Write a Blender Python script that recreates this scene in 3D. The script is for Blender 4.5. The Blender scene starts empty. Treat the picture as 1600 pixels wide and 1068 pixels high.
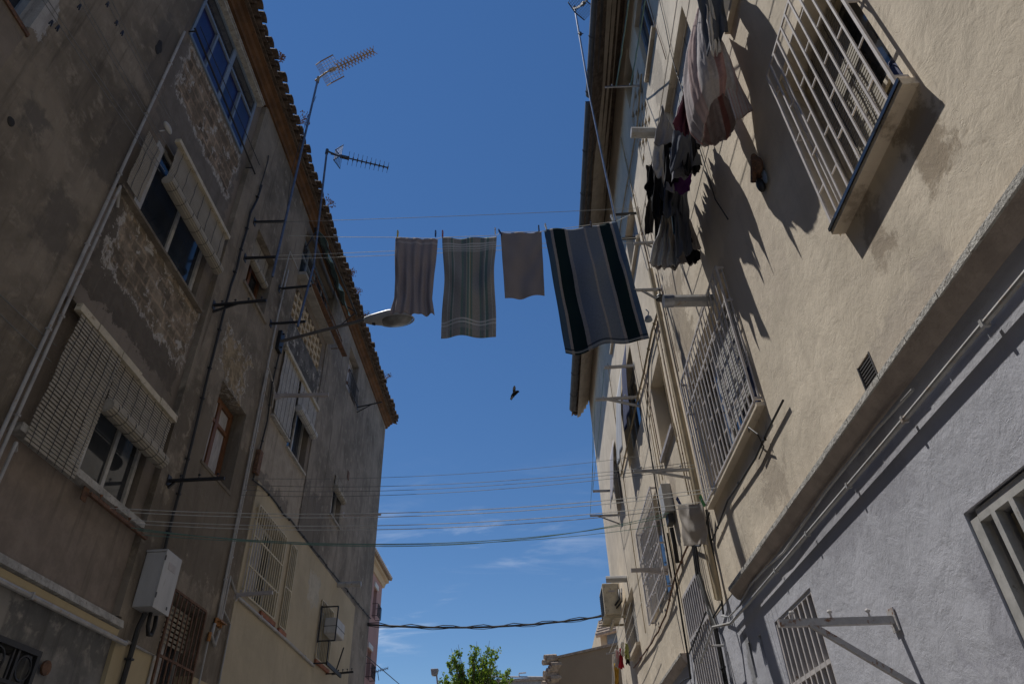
import bpy, math, random
from mathutils import Vector, Matrix, noise
R = random.Random(7)
C = bpy.context.scene.collection
GZ = -1.55                      # ground level (the camera is at height 0)
XL, XR = -3.8, 2.0              # the two facades of the alley
# ---------------------------------------------------------------- survey of the photograph (camera axes)
F_ = 1080.46
AX = (Vector((0.9987214, 0.03571257, -0.03577965)), Vector((-0.05000244, 0.5937214, -0.80311559)), Vector((-0.00743817, 0.80387779, 0.59474799)))
def ray(px, py):
    v = ((px-800), (py-534), F_)
    return AX[0]*v[0] + AX[1]*v[1] + AX[2]*v[2]
def at(px, py, X=None, Y=None, Z=None):
    d = ray(px, py)
    t = X/d.x if X is not None else (Y/d.y if Y is not None else Z/d.z)
    return d*t
def PL(px, py, n=0.0): return at(px, py, X=XL+n)
def PR(px, py, n=0.0): return at(px, py, X=XR-n)
def w(side, y, z, n=0.0): return Vector(((XL+n) if side == 'L' else (XR-n), y, z))
# ---------------------------------------------------------------- materials
def new_mat(name):
    m = bpy.data.materials.new(name); m.use_nodes = True
    nt = m.node_tree; return m, nt, nt.nodes['Principled BSDF']
def nd(nt, typ, **kw):
    n = nt.nodes.new(typ)
    for k, v in kw.items():
        if k.startswith('i_'): n.inputs[k[2:].replace('_', ' ')].default_value = v
        else: setattr(n, k, v)
    return n
def mth(nt, op, a, b=None, c=None):
    n = nt.nodes.new('ShaderNodeMath'); n.operation = op
    for i, x in enumerate((a, b, c)):
        if x is None: continue
        if isinstance(x, (int, float)): n.inputs[i].default_value = x
        else: nt.links.new(x, n.inputs[i])
    return n.outputs[0]
def mixc(nt, fac, a, b, typ='MIX'):
    n = nt.nodes.new('ShaderNodeMix'); n.data_type = 'RGBA'; n.blend_type = typ
    for s, x in ((0, fac), (6, a), (7, b)):
        if isinstance(x, (int, float)): n.inputs[s].default_value = x
        elif isinstance(x, tuple): n.inputs[s].default_value = (*x, 1)
        else: nt.links.new(x, n.inputs[s])
    return n.outputs[2]
def sstep(nt, x, lo, hi):
    n = nt.nodes.new('ShaderNodeMapRange'); n.interpolation_type = 'SMOOTHSTEP'
    nt.links.new(x, n.inputs[0]); n.inputs[1].default_value = lo; n.inputs[2].default_value = hi
    return n.outputs[0]
def noise_(nt, vec, scale, detail=5, rough=.6, dist=0.0):
    n = nd(nt, 'ShaderNodeTexNoise'); n.inputs['Scale'].default_value = scale; n.inputs['Detail'].default_value = detail
    n.inputs['Roughness'].default_value = rough; n.inputs['Distortion'].default_value = dist
    nt.links.new(vec, n.inputs['Vector']); return n.outputs['Fac']
def scaled(nt, vec, s):
    n = nd(nt, 'ShaderNodeVectorMath', operation='MULTIPLY'); nt.links.new(vec, n.inputs[0]); n.inputs[1].default_value = s
    return n.outputs[0]
def mat(name, col, rough=.6, var=.25, scale=6, metal=0, bump=.0, bscale=40, dirt=None, spec=.5, streak=False, dth=.55):
    m, nt, b = new_mat(name)
    tc = nd(nt, 'ShaderNodeTexCoord').outputs['Object']
    v = scaled(nt, tc, (1, 1, .15)) if streak else tc
    n1 = noise_(nt, v, scale, 6, .65)
    f = sstep(nt, n1, .3, .7)
    dark = tuple(c*(1-var) for c in col); lite = tuple(min(1, c*(1+var*.6)) for c in col)
    c = mixc(nt, f, dark, lite)
    if dirt:
        n2 = noise_(nt, v, scale*2.3, 8, .75)
        c = mixc(nt, sstep(nt, n2, dth, dth+.07), c, dirt)
    nt.links.new(c, b.inputs['Base Color'])
    b.inputs['Roughness'].default_value = rough; b.inputs['Metallic'].default_value = metal
    b.inputs['Specular IOR Level'].default_value = spec
    if bump:
        bn = nd(nt, 'ShaderNodeBump'); bn.inputs['Strength'].default_value = bump; bn.inputs['Distance'].default_value = .02
        nt.links.new(noise_(nt, tc, bscale, 5, .6), bn.inputs['Height']); nt.links.new(bn.outputs[0], b.inputs['Normal'])
    return m
def plaster(name, base, patches=(), streaks=.35, bump=.35, cracks=.0, blot=.25, tint=None, bumpd=.012, fine=.5, und=0):
    """painted render; patches: (y0,y1,z0,z1,color,edge_noise,kind) areas with their own paint or bared substrate"""
    m, nt, b = new_mat(name)
    pos = nd(nt, 'ShaderNodeNewGeometry').outputs['Position']
    sx = nd(nt, 'ShaderNodeSeparateXYZ'); nt.links.new(pos, sx.inputs[0])
    y, z = sx.outputs[1], sx.outputs[2]
    big = noise_(nt, pos, 1.1, 5, .62, .4)
    mid = noise_(nt, pos, 5.5, 8, .68, .3)
    stk = noise_(nt, scaled(nt, pos, (3, 3, .22)), 3.2, 6, .66)
    fin = noise_(nt, pos, 38, 5, .7)
    c = mixc(nt, sstep(nt, big, .32, .68), tuple(x*(1-blot) for x in base), tuple(min(1, x*(1+blot*.5)) for x in base))
    if tint: c = mixc(nt, sstep(nt, mid, .5, .72), c, tint)
    height = mth(nt, 'MULTIPLY', mid, .9)
    if und: height = mth(nt, 'ADD', height, mth(nt, 'MULTIPLY', noise_(nt, scaled(nt, pos, (1, .7, 1.5)), 2.2, 3, .45, .0), und))
    en = mth(nt, 'SUBTRACT', mid, .5); eb = mth(nt, 'SUBTRACT', big, .5); ef = mth(nt, 'SUBTRACT', fin, .5)
    edge = mth(nt, 'ADD', mth(nt, 'ADD', mth(nt, 'MULTIPLY', en, 1.0), mth(nt, 'MULTIPLY', eb, .6)), mth(nt, 'MULTIPLY', ef, .22))
    for (y0, y1, z0, z1, col, amp, kind) in patches:
        dy = mth(nt, 'SUBTRACT', mth(nt, 'ABSOLUTE', mth(nt, 'SUBTRACT', y, (y0+y1)/2)), (y1-y0)/2)
        dz = mth(nt, 'SUBTRACT', mth(nt, 'ABSOLUTE', mth(nt, 'SUBTRACT', z, (z0+z1)/2)), (z1-z0)/2)
        d = mth(nt, 'ADD', mth(nt, 'MAXIMUM', dy, dz), mth(nt, 'MULTIPLY', edge, amp))
        if kind == 'paint':
            k = mth(nt, 'SUBTRACT', 1.0, sstep(nt, d, -.006, .006)); cc = col
            c2 = mixc(nt, sstep(nt, mid, .3, .7), tuple(x*.82 for x in cc), tuple(min(1, x*1.1) for x in cc))
            c = mixc(nt, k, c, c2)
        elif kind == 'damp':
            k = mth(nt, 'MULTIPLY', mth(nt, 'SUBTRACT', 1.0, sstep(nt, d, -.04, .06)), .7)
            c = mixc(nt, k, c, tuple(col))
        else:   # peel: white flaking rim, blotchy substrate inside, sunk a little
            rim = mth(nt, 'MULTIPLY', mth(nt, 'SUBTRACT', 1.0, sstep(nt, mth(nt, 'ABSOLUTE', d), .012, .05)), sstep(nt, noise_(nt, scaled(nt, pos, (1, 1.6, .6)), 9, 7, .75), .40, .56))
            k = mth(nt, 'SUBTRACT', 1.0, sstep(nt, d, -.004, .004))
            sub = mixc(nt, sstep(nt, noise_(nt, pos, 4.2, 7, .7), .42, .6), tuple(x*.62 for x in col), tuple(min(1, x*1.15) for x in col))
            if kind.startswith('blocks'):
                br = nd(nt, 'ShaderNodeTexBrick'); br.inputs['Scale'].default_value = 1.0
                br.inputs['Brick Width'].default_value = .30; br.inputs['Row Height'].default_value = .15; br.inputs['Mortar Size'].default_value = .016
                br.inputs['Color1'].default_value = (1.15, 1.1, 1.05, 1); br.inputs['Color2'].default_value = (.42, .40, .39, 1); br.inputs['Mortar'].default_value = (1.5, 1.35, 1.25, 1)
                cv = nd(nt, 'ShaderNodeCombineXYZ'); nt.links.new(y, cv.inputs[0]); nt.links.new(z, cv.inputs[1])
                dn = nd(nt, 'ShaderNodeVectorMath', operation='ADD'); nt.links.new(cv.outputs[0], dn.inputs[0])
                nv = nd(nt, 'ShaderNodeTexNoise'); nv.inputs['Scale'].default_value = 9; nt.links.new(pos, nv.inputs[0])
                nt.links.new(scaled(nt, nv.outputs['Color'], (.05, .05, 0)), dn.inputs[1])
                nt.links.new(dn.outputs[0], br.inputs['Vector'])
                sub = mixc(nt, .8 if kind == 'blocks' else .5, sub, br.outputs['Color'], 'MULTIPLY')
            flk = sstep(nt, noise_(nt, pos, 5.1, 9, .78, .6), .555, .60)
            sub = mixc(nt, flk, sub, (.46, .43, .39))
            c = mixc(nt, k, c, sub); c = mixc(nt, rim, c, (.47, .44, .40))
            height = mth(nt, 'SUBTRACT', height, mth(nt, 'MULTIPLY', k, .35))
    c = mixc(nt, mth(nt, 'MULTIPLY', sstep(nt, stk, .5, .78), streaks), c, tuple(x*.38 for x in base))
    c = mixc(nt, mth(nt, 'MULTIPLY', sstep(nt, noise_(nt, scaled(nt, pos, (3, 3, .3)), 7, 5, .7), .6, .8), streaks*.8), c, tuple(min(1, x*1.5) for x in base))
    c = mixc(nt, mth(nt, 'MULTIPLY', sstep(nt, fin, .62, .72), .3), c, tuple(x*.55 for x in base))
    nt.links.new(c, b.inputs['Base Color']); b.inputs['Roughness'].default_value = .93; b.inputs['Specular IOR Level'].default_value = .15
    height = mth(nt, 'ADD', height, mth(nt, 'MULTIPLY', fin, .28*fine))
    height = mth(nt, 'ADD', height, mth(nt, 'MULTIPLY', noise_(nt, pos, 140, 3, .6), .08*fine))
    if cracks:
        wv = nd(nt, 'ShaderNodeVectorMath', operation='ADD'); nt.links.new(pos, wv.inputs[0])
        nz = nd(nt, 'ShaderNodeTexNoise'); nz.inputs['Scale'].default_value = 2.2; nz.inputs['Detail'].default_value = 9; nt.links.new(pos, nz.inputs[0])
        nt.links.new(scaled(nt, nz.outputs['Color'], (.9, .9, .9)), wv.inputs[1])
        vo = nd(nt, 'ShaderNodeTexVoronoi', feature='DISTANCE_TO_EDGE'); vo.inputs['Scale'].default_value = 3.3
        nt.links.new(wv.outputs[0], vo.inputs['Vector'])
        line = mth(nt, 'SUBTRACT', 1.0, sstep(nt, vo.outputs['Distance'], .0, .007))
        gate = sstep(nt, noise_(nt, pos, 1.7, 3, .6), .5, .58)
        height = mth(nt, 'SUBTRACT', height, mth(nt, 'MULTIPLY', mth(nt, 'MULTIPLY', line, gate), cracks))
    bn = nd(nt, 'ShaderNodeBump'); bn.inputs['Strength'].default_value = bump; bn.inputs['Distance'].default_value = bumpd*3
    nt.links.new(height, bn.inputs['Height']); nt.links.new(bn.outputs[0], b.inputs['Normal'])
    return m
def uvmat(name, stops_u, rough=.95, bands=None, weave=60, trans=.0):
    """cloth: stripes along u given as [(pos,color)...], optional bands along v [(v0,v1,color,alpha)]"""
    m, nt, b = new_mat(name)
    uv = nd(nt, 'ShaderNodeUVMap').outputs[0]
    s = nd(nt, 'ShaderNodeSeparateXYZ'); nt.links.new(uv, s.inputs[0])
    nz = noise_(nt, uv, 9, 5, .7)
    u = mth(nt, 'ADD', s.outputs[0], mth(nt, 'MULTIPLY', mth(nt, 'SUBTRACT', nz, .5), .012))
    r = nd(nt, 'ShaderNodeValToRGB'); r.color_ramp.interpolation = 'CONSTANT'
    while len(r.color_ramp.elements) > 1: r.color_ramp.elements.remove(r.color_ramp.elements[-1])
    for i, (p, c) in enumerate(stops_u):
        e = r.color_ramp.elements[0] if i == 0 else r.color_ramp.elements.new(p)
        e.position = p; e.color = (*c, 1)
    nt.links.new(u, r.inputs[0]); c = r.outputs[0]
    for (v0, v1, col, al) in (bands or ()):
        k = mth(nt, 'MULTIPLY', sstep(nt, s.outputs[1], v0-.003, v0), mth(nt, 'SUBTRACT', 1.0, sstep(nt, s.outputs[1], v1, v1+.003)))
        c = mixc(nt, mth(nt, 'MULTIPLY', k, al), c, col)
    f = noise_(nt, uv, weave, 4, .75)
    c = mixc(nt, mth(nt, 'MULTIPLY', sstep(nt, f, .35, .7), .45), c, mixc(nt, .5, c, (0.02, 0.02, 0.02)))
    nt.links.new(c, b.inputs['Base Color']); b.inputs['Roughness'].default_value = rough; b.inputs['Specular IOR Level'].default_value = .1
    bn = nd(nt, 'ShaderNodeBump'); bn.inputs['Strength'].default_value = .5; bn.inputs['Distance'].default_value = .004
    nt.links.new(noise_(nt, uv, weave*3, 3, .6), bn.inputs['Height']); nt.links.new(bn.outputs[0], b.inputs['Normal'])
    if trans:
        t = nd(nt, 'ShaderNodeBsdfTranslucent'); nt.links.new(c, t.inputs[0])
        mx = nd(nt, 'ShaderNodeMixShader'); mx.inputs[0].default_value = trans
        nt.links.new(b.outputs[0], mx.inputs[1]); nt.links.new(t.outputs[0], mx.inputs[2])
        nt.links.new(mx.outputs[0], nt.nodes['Material Output'].inputs[0])
    return m
def glassy(name, col, rough=.06):
    m, nt, b = new_mat(name)
    tc = nd(nt, 'ShaderNodeTexCoord').outputs['Object']
    n1 = noise_(nt, scaled(nt, tc, (1, 1, .25)), 3, 4, .6)
    nt.links.new(mixc(nt, sstep(nt, n1, .35, .65), tuple(c*.5 for c in col), col), b.inputs['Base Color'])
    b.inputs['Roughness'].default_value = rough; b.inputs['Specular IOR Level'].default_value = .5
    return m
# ---------------------------------------------------------------- mesh builder
class MB:
    def __init__(s): s.v = []; s.f = []; s.m = []; s.uv = None; s.smooth = False
    def quad(s, a, b, c, d, mi=0):
        i = len(s.v); s.v += [a, b, c, d]; s.f.append((i, i+1, i+2, i+3)); s.m.append(mi)
    def hexa(s, p, mi=0):      # p: 8 points, bottom 4 then top 4
        i = len(s.v); s.v += [Vector(q) for q in p]
        for f in ((0, 3, 2, 1), (4, 5, 6, 7), (0, 1, 5, 4), (1, 2, 6, 5), (2, 3, 7, 6), (3, 0, 4, 7)):
            s.f.append(tuple(i+k for k in f)); s.m.append(mi)
        return s
    def bx(s, x0, x1, y0, y1, z0, z1, mi=0):
        if x0 > x1: x0, x1 = x1, x0
        return s.hexa([(x0, y0, z0), (x1, y0, z0), (x1, y1, z0), (x0, y1, z0), (x0, y0, z1), (x1, y0, z1), (x1, y1, z1), (x0, y1, z1)], mi)
    def sb(s, side, y0, y1, z0, z1, n0, n1, mi=0):     # box against a facade
        a, b_ = w(side, 0, 0, n0).x, w(side, 0, 0, n1).x
        return s.bx(a, b_, y0, y1, z0, z1, mi)
    def bar(s, p, q, a, b_, up=Vector((0, 0, 1)), mi=0):  # rectangular bar a wide, b_ high
        p, q = Vector(p), Vector(q); d = (q-p).normalized()
        if abs(d.dot(up)) > .95: up = Vector((0, 1, 0))
        sx = d.cross(up).normalized()*(a/2); sy = sx.cross(d).normalized()*(b_/2)
        return s.hexa([p-sx-sy, p+sx-sy, p+sx+sy, p-sx+sy, q-sx-sy, q+sx-sy, q+sx+sy, q-sx+sy], mi)
    def tube(s, pts, r, n=8, cap=True, mi=0, rs=None):
        pts = [Vector(p) for p in pts]; base = len(s.v); k = len(pts)
        prev = None
        for i, p in enumerate(pts):
            d = (pts[min(i+1, k-1)]-pts[max(i-1, 0)])
            if d.length < 1e-9: d = Vector((0, 0, 1))
            d.normalize()
            if prev is None: prev = d.orthogonal().normalized()
            a = (prev-d*prev.dot(d))
            a = a.normalized() if a.length > 1e-6 else d.orthogonal().normalized()
            prev = a; b_ = d.cross(a); rr = rs[i] if rs else r
            for j in range(n):
                t = 2*math.pi*j/n; s.v.append(p+(a*math.cos(t)+b_*math.sin(t))*rr)
        for i in range(k-1):
            for j in range(n):
                s.f.append((base+i*n+j, base+i*n+(j+1) % n, base+(i+1)*n+(j+1) % n, base+(i+1)*n+j)); s.m.append(mi)
        if cap:
            s.f.append(tuple(base+j for j in range(n))[::-1]); s.m.append(mi)
            s.f.append(tuple(base+(k-1)*n+j for j in range(n))); s.m.append(mi)
        return s
    def extr(s, prof, y0, y1, mi=0, close=True):   # prof of (x,z) extruded along Y
        i = len(s.v); k = len(prof)
        s.v += [Vector((x, y0, z)) for x, z in prof]+[Vector((x, y1, z)) for x, z in prof]
        for j in range(k if close else k-1):
            a, b_ = j, (j+1) % k; s.f.append((i+a, i+b_, i+k+b_, i+k+a)); s.m.append(mi)
        if close:
            s.f.append(tuple(i+j for j in range(k))[::-1]); s.f.append(tuple(i+k+j for j in range(k))); s.m += [mi, mi]
        return s
    def ell(s, c, rx, ry, rz, nu=12, nv=8, rot=None, mi=0):
        c = Vector(c); base = len(s.v)
        for i in range(nv+1):
            t = math.pi*i/nv
            for j in range(nu):
                p = Vector((rx*math.sin(t)*math.cos(2*math.pi*j/nu), ry*math.sin(t)*math.sin(2*math.pi*j/nu), rz*math.cos(t)))
                if rot: p = rot @ p
                s.v.append(c+p)
        for i in range(nv):
            for j in range(nu):
                s.f.append((base+i*nu+j, base+(i+1)*nu+j, base+(i+1)*nu+(j+1) % nu, base+i*nu+(j+1) % nu)); s.m.append(mi)
        return s
    def build(s, name, mats, parent=None, smooth=None, loc=None):
        if not isinstance(mats, (list, tuple)): mats = [mats]
        me = bpy.data.meshes.new(name)
        if parent is not None:
            q = parent; o = Vector((0, 0, 0))
            while q is not None: o += Vector(q.location); q = q.parent
        elif loc is not None: o = Vector(loc)
        else:
            xs = [p[0] for p in s.v]; ys = [p[1] for p in s.v]; zs = [p[2] for p in s.v]
            o = Vector(((min(xs)+max(xs))/2, (min(ys)+max(ys))/2, min(zs)))
        me.from_pydata([Vector(p)-o for p in s.v], [], s.f)
        for m in mats: me.materials.append(m)
        me.polygons.foreach_set('material_index', s.m)
        if s.uv:
            ul = me.uv_layers.new(name='UVMap')
            for l in me.loops: ul.data[l.index].uv = s.uv[l.vertex_index]
        if smooth or (smooth is None and s.smooth): me.polygons.foreach_set('use_smooth', [True]*len(me.polygons))
        me.update()
        ob = bpy.data.objects.new(name, me); C.objects.link(ob)
        if parent is not None: ob.parent = parent
        else: ob.location = o
        return ob
def thing(name, label, cat, loc, group=None):
    o = bpy.data.objects.new(name, None); C.objects.link(o); o.location = loc; o.empty_display_size = .2
    return tag(o, label, cat, group)
def tag(o, label, cat, group=None):
    o['label'] = label; o['category'] = cat
    if group: o['group'] = group
    return o
def struct(o): o['kind'] = 'structure'; return o
def bevel(o, wd=.006, seg=2):
    m = o.modifiers.new('bevel', 'BEVEL'); m.width = wd; m.segments = seg; m.limit_method = 'ANGLE'; return o
def solid(o, t=.004):
    m = o.modifiers.new('solid', 'SOLIDIFY'); m.thickness = t; m.offset = 0; return o
# ---------------------------------------------------------------- palette
M = {}
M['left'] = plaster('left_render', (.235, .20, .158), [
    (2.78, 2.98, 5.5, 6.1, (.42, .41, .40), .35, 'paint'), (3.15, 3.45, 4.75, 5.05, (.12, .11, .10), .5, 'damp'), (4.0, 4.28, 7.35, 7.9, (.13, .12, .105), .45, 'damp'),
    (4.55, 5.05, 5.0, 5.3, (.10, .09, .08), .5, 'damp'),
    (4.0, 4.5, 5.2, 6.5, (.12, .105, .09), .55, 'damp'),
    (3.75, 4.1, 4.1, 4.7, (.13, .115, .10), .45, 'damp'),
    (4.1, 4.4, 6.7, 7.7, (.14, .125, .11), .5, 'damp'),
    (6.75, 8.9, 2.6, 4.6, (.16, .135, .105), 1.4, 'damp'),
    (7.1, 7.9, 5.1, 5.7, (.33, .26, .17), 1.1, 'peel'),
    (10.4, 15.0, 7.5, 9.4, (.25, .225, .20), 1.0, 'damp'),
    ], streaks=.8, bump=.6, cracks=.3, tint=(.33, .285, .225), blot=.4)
M['bay'] = plaster('left_bay_render', (.225, .192, .16), [
    (4.5, 6.36, 4.25, 5.39, (.14, .12, .10), .45, 'paint'),
    (4.66, 6.44, 4.62, 5.43, (.27, .225, .17), .6, 'blocks2'),
    (4.45, 6.4, 6.75, 8.22, (.185, .165, .145), .4, 'paint'),
    (4.6, 6.3, 7.35, 8.22, (.25, .205, .155), .4, 'blocks'),
    (4.3, 6.55, 1.8, 2.72, (.27, .225, .19), .2, 'paint'),
    (9.0, 10.95, 6.8, 7.6, (.15, .145, .14), .6, 'peel'), (8.9, 10.98, 4.2, 5.5, (.38, .335, .28), .35, 'paint'), (9.0, 10.3, 4.3, 4.62, (.15, .135, .12), .8, 'damp'),
    ], streaks=.5, bump=.6, cracks=.3)
M['dado'] = plaster('left_dado_grey', (.23, .225, .215), [(4.5, 6.5, 1.5, 1.7, (.13, .13, .13), .9, 'damp'), (4.3, 5.1, 1.35, 1.7, (.36, .34, .31), .8, 'damp')], streaks=1.0, bump=.6, tint=(.34, .32, .29), blot=.4)
M['yellow'] = plaster('left_yellow_paint', (.47, .405, .295), [(11.9, 12.6, 3.6, 4.1, (.50, .46, .38), .7, 'paint')], streaks=.22, bump=.3, blot=.12)
M['yellow2'] = plaster('left_yellow_dado', (.47, .39, .25), [], streaks=.15, bump=.2, blot=.1)
M['dgrey'] = plaster('left_far_grey', (.27, .24, .205), [(8.8, 10.6, 4.3, 5.0, (.15, .135, .12), 1.2, 'damp'), (11.0, 12.1, 3.9, 5.4, (.14, .125, .11), .9, 'damp')], streaks=.95, bump=.5, tint=(.36, .325, .28), blot=.35)
M['rb'] = plaster('right_beige_render', (.68, .595, .475), [
    (5.05, 5.5, 7.5, 9.3, (.36, .31, .25), .9, 'damp'), (2.02, 2.3, 2.45, 2.9, (.25, .19, .13), .55, 'damp'), (2.7, 2.85, 2.5, 2.9, (.30, .24, .18), .5, 'damp'), (5.0, 5.4, 2.2, 2.75, (.40, .34, .27), .9, 'damp'), (3.8, 5.2, 3.4, 4.6, (.60, .52, .42), 1.3, 'damp'), (8.6, 8.9, 3.6, 4.3, (.38, .32, .26), .8, 'damp'), (2.4, 3.4, 2.04, 2.2, (.48, .42, .35), .6, 'damp'), (6.3, 7.0, 4.6, 5.9, (.34, .28, .21), 1.2, 'damp')], streaks=.22, bump=.55, cracks=.4, blot=.16, bumpd=.007, fine=.36, und=.6)
M['rg'] = plaster('right_grey_paint', (.48, .485, .53), [(6.9, 7.0, 1.0, 1.6, (.2, .2, .2), .6, 'damp'), (3.0, 3.25, .3, 1.0, (.33, .33, .37), .5, 'damp'), (3.4, 5.0, 1.5, 1.85, (.36, .36, .40), .7, 'damp'), (3.3, 4.0, -.5, .5, (.38, .38, .43), 1.2, 'damp')], streaks=.12, bump=.5, cracks=.3, blot=.12, bumpd=.009, fine=.38, und=.6)
M['cove'] = mat('cove_concrete', (.44, .37, .32), .9, .2, 5, bump=.5, bscale=25)
M['chalk'] = mat('chalky_edge', (.46, .44, .40), .9, .3, 12, dirt=(.25, .22, .19), bump=.6, bscale=60)
M['orange'] = mat('ochre_cornice', (.135, .066, .028), .9, .4, 3, dirt=(.09, .05, .025), bump=.3)
M['rcorn'] = mat('cornice_beige', (.44, .37, .29), .9, .2, 4, bump=.1)
M['tile'] = mat('old_roof_tile', (.17, .125, .095), .95, .5, 9, dirt=(.07, .065, .055), bump=.6, bscale=30)
M['tile2'] = mat('pale_roof_tile', (.42, .33, .25), .95, .35, 9, dirt=(.2, .16, .13), bump=.4)
M['gutter'] = mat('grey_gutter', (.085, .08, .078), .6, .3, 5, bump=.15)
M['rwhite'] = mat('rust_spotted_white_paint', (.42, .40, .39), .6, .2, 9, dirt=(.22, .11, .06), bump=.3)
M['bird'] = mat('dark_feathers', (.02, .018, .017), .95, .3, 30, spec=.05)
M['black'] = mat('black_paint', (.018, .018, .02), .5, .3, 8)
M['cable'] = mat('black_cable', (.022, .021, .02), .6, .3, 8)
M['steel'] = mat('galvanised_steel', (.30, .31, .34), .38, .25, 9, metal=.75)
M['bluepole'] = mat('dull_blue_mast', (.13, .15, .20), .4, .3, 9, metal=.5)
M['alu'] = mat('white_aluminium', (.46, .45, .43), .5, .25, 8, dirt=(.28, .26, .23), dth=.6)
M['white'] = mat('white_paint', (.70, .68, .64), .55, .12, 8)
M['grille'] = mat('grille_paint', (.55, .51, .49), .5, .2, 9, dirt=(.26, .15, .09), dth=.62)
M['gridark'] = mat('dark_grille_paint', (.42, .38, .36), .5, .2, 9)  # plain grey-brown paint, a tone darker than the grilles, for brackets and frames
M['cream'] = mat('cream_plastic', (.56, .49, .36), .6, .18, 6, dirt=(.36, .29, .2))
M['slat'] = mat('blind_slats', (.35, .315, .255), .7, .12, 4)
M['slatw'] = mat('blind_slats_white', (.46, .45, .43), .6, .15, 20)
M['wood'] = mat('brown_window_wood', (.17, .07, .028), .5, .35, 12, streak=True)
M['rust'] = mat('rusty_steel', (.14, .075, .045), .85, .45, 14, dirt=(.28, .13, .06), bump=.3)
M['ygrille'] = mat('yellow_grille_paint', (.54, .45, .28), .5, .2, 9, dirt=(.28, .18, .10), dth=.62)
M['box'] = mat('grey_enamel_box', (.46, .45, .43), .5, .18, 5, dirt=(.30, .27, .23), dth=.6, streak=True)
M['pipew'] = mat('white_gas_pipe', (.40, .39, .375), .45, .2, 7, dirt=(.35, .28, .22))
M['brass'] = mat('old_brass', (.36, .17, .06), .45, .3, 20, metal=.7)
M['copperpipe'] = mat('beige_downpipe', (.42, .34, .22), .7, .2, 5)
M['blue'] = glassy('blue_curtain_glass', (.006, .009, .10), .35)
M['lblue'] = mat('pale_blue_aluminium', (.20, .25, .32), .45, .15, 9)
M['glass'] = glassy('dark_glass', (.045, .05, .058), .05)
M['glassb'] = glassy('bluish_glass', (.03, .042, .065), .1)
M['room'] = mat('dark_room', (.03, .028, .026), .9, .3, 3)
M['curtain'] = mat('lace_curtain', (.42, .41, .42), .9, .3, 30, streak=True)
M['dark_blue'] = mat('navy_cloth', (.02, .03, .09), .85, .3, 20)
M['green'] = mat('faded_green_canvas', (.28, .42, .39), .85, .35, 6, dirt=(.07, .1, .09))
M['terr'] = mat('terracotta_sill', (.32, .13, .07), .85, .3, 10)
M['lamp'] = mat('lamp_housing', (.36, .36, .36), .45, .15, 6)
M['lens'] = glassy('lamp_lens', (.30, .30, .29), .2)
M['cord'] = mat('white_line', (.55, .54, .50), .7, .2, 10)
M['gcord'] = mat('green_line', (.11, .20, .16), .6, .2, 10)
M['dcord'] = mat('grey_line', (.20, .20, .19), .7, .2, 10)
M['yagi'] = mat('weathered_antenna', (.38, .25, .13), .6, .35, 20, metal=.4)
M['yagid'] = mat('dark_antenna', (.07, .07, .075), .6, .3, 20, metal=.4)
M['lattice'] = mat('breeze_block', (.50, .40, .27), .9, .3, 8, bump=.4)
M['concrete'] = mat('concrete', (.33, .31, .28), .9, .25, 5, bump=.5)
M['ground'] = mat('paving', (.27, .25, .225), .92, .2, .8, bump=.4, bscale=9)
M['pink'] = plaster('pink_render', (.47, .30, .275), [], streaks=.15, bump=.2, blot=.1)
M['tan'] = plaster('tan_render', (.33, .255, .175), [], streaks=.08, bump=.2, blot=.08)
M['pcream'] = plaster('cream_render', (.56, .46, .33), [], streaks=.1, bump=.2, blot=.08)
M['weed'] = mat('dry_weed', (.25, .14, .08), .9, .4, 20)
M['bark'] = mat('bark', (.12, .09, .06), .9, .4, 12, bump=.6)
# ---------------------------------------------------------------- facade sheet with openings
def facade(side, y0, y1, z0, z1, n, holes, m, parent, th=.26, name='wall'):
    hs = [h for h in holes if h[0] < y1 and h[1] > y0 and h[2] < z1 and h[3] > z0]
    ys = sorted({y0, y1, *[min(max(v, y0), y1) for h in hs for v in h[:2]]})
    zs = sorted({z0, z1, *[min(max(v, z0), z1) for h in hs for v in h[2:4]]})
    mb = MB()
    def hole(a, b, c, d):
        my, mz = (a+b)/2, (c+d)/2
        return any(h[0] < my < h[1] and h[2] < mz < h[3] for h in hs)
    for i in range(len(ys)-1):
        for j in range(len(zs)-1):
            a, b, c, d = ys[i], ys[i+1], zs[j], zs[j+1]
            if hole(a, b, c, d): continue
            for nn, fl in ((n, 0), (n-th, 1)):
                q = [w(side, a, c, nn), w(side, b, c, nn), w(side, b, d, nn), w(side, a, d, nn)]
                if (side == 'L') == bool(fl): q = q[::-1]
                mb.quad(*q)
            def nb(cond, p, q2):
                if cond: mb.quad(w(side, *p, n), w(side, *q2, n), w(side, *q2, n-th), w(side, *p, n-th))
            nb(i == 0 or hole(ys[i-1], ys[i], c, d), (a, c), (a, d)); nb(i == len(ys)-2 or hole(ys[i+1], ys[min(i+2, len(ys)-1)], c, d), (b, c), (b, d))
            nb(j == 0 or hole(a, b, zs[j-1], zs[j]), (a, c), (b, c)); nb(j == len(zs)-2 or hole(a, b, zs[j+1], zs[min(j+2, len(zs)-1)]), (a, d), (b, d))
    return mb.build(name, m, parent)
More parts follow.
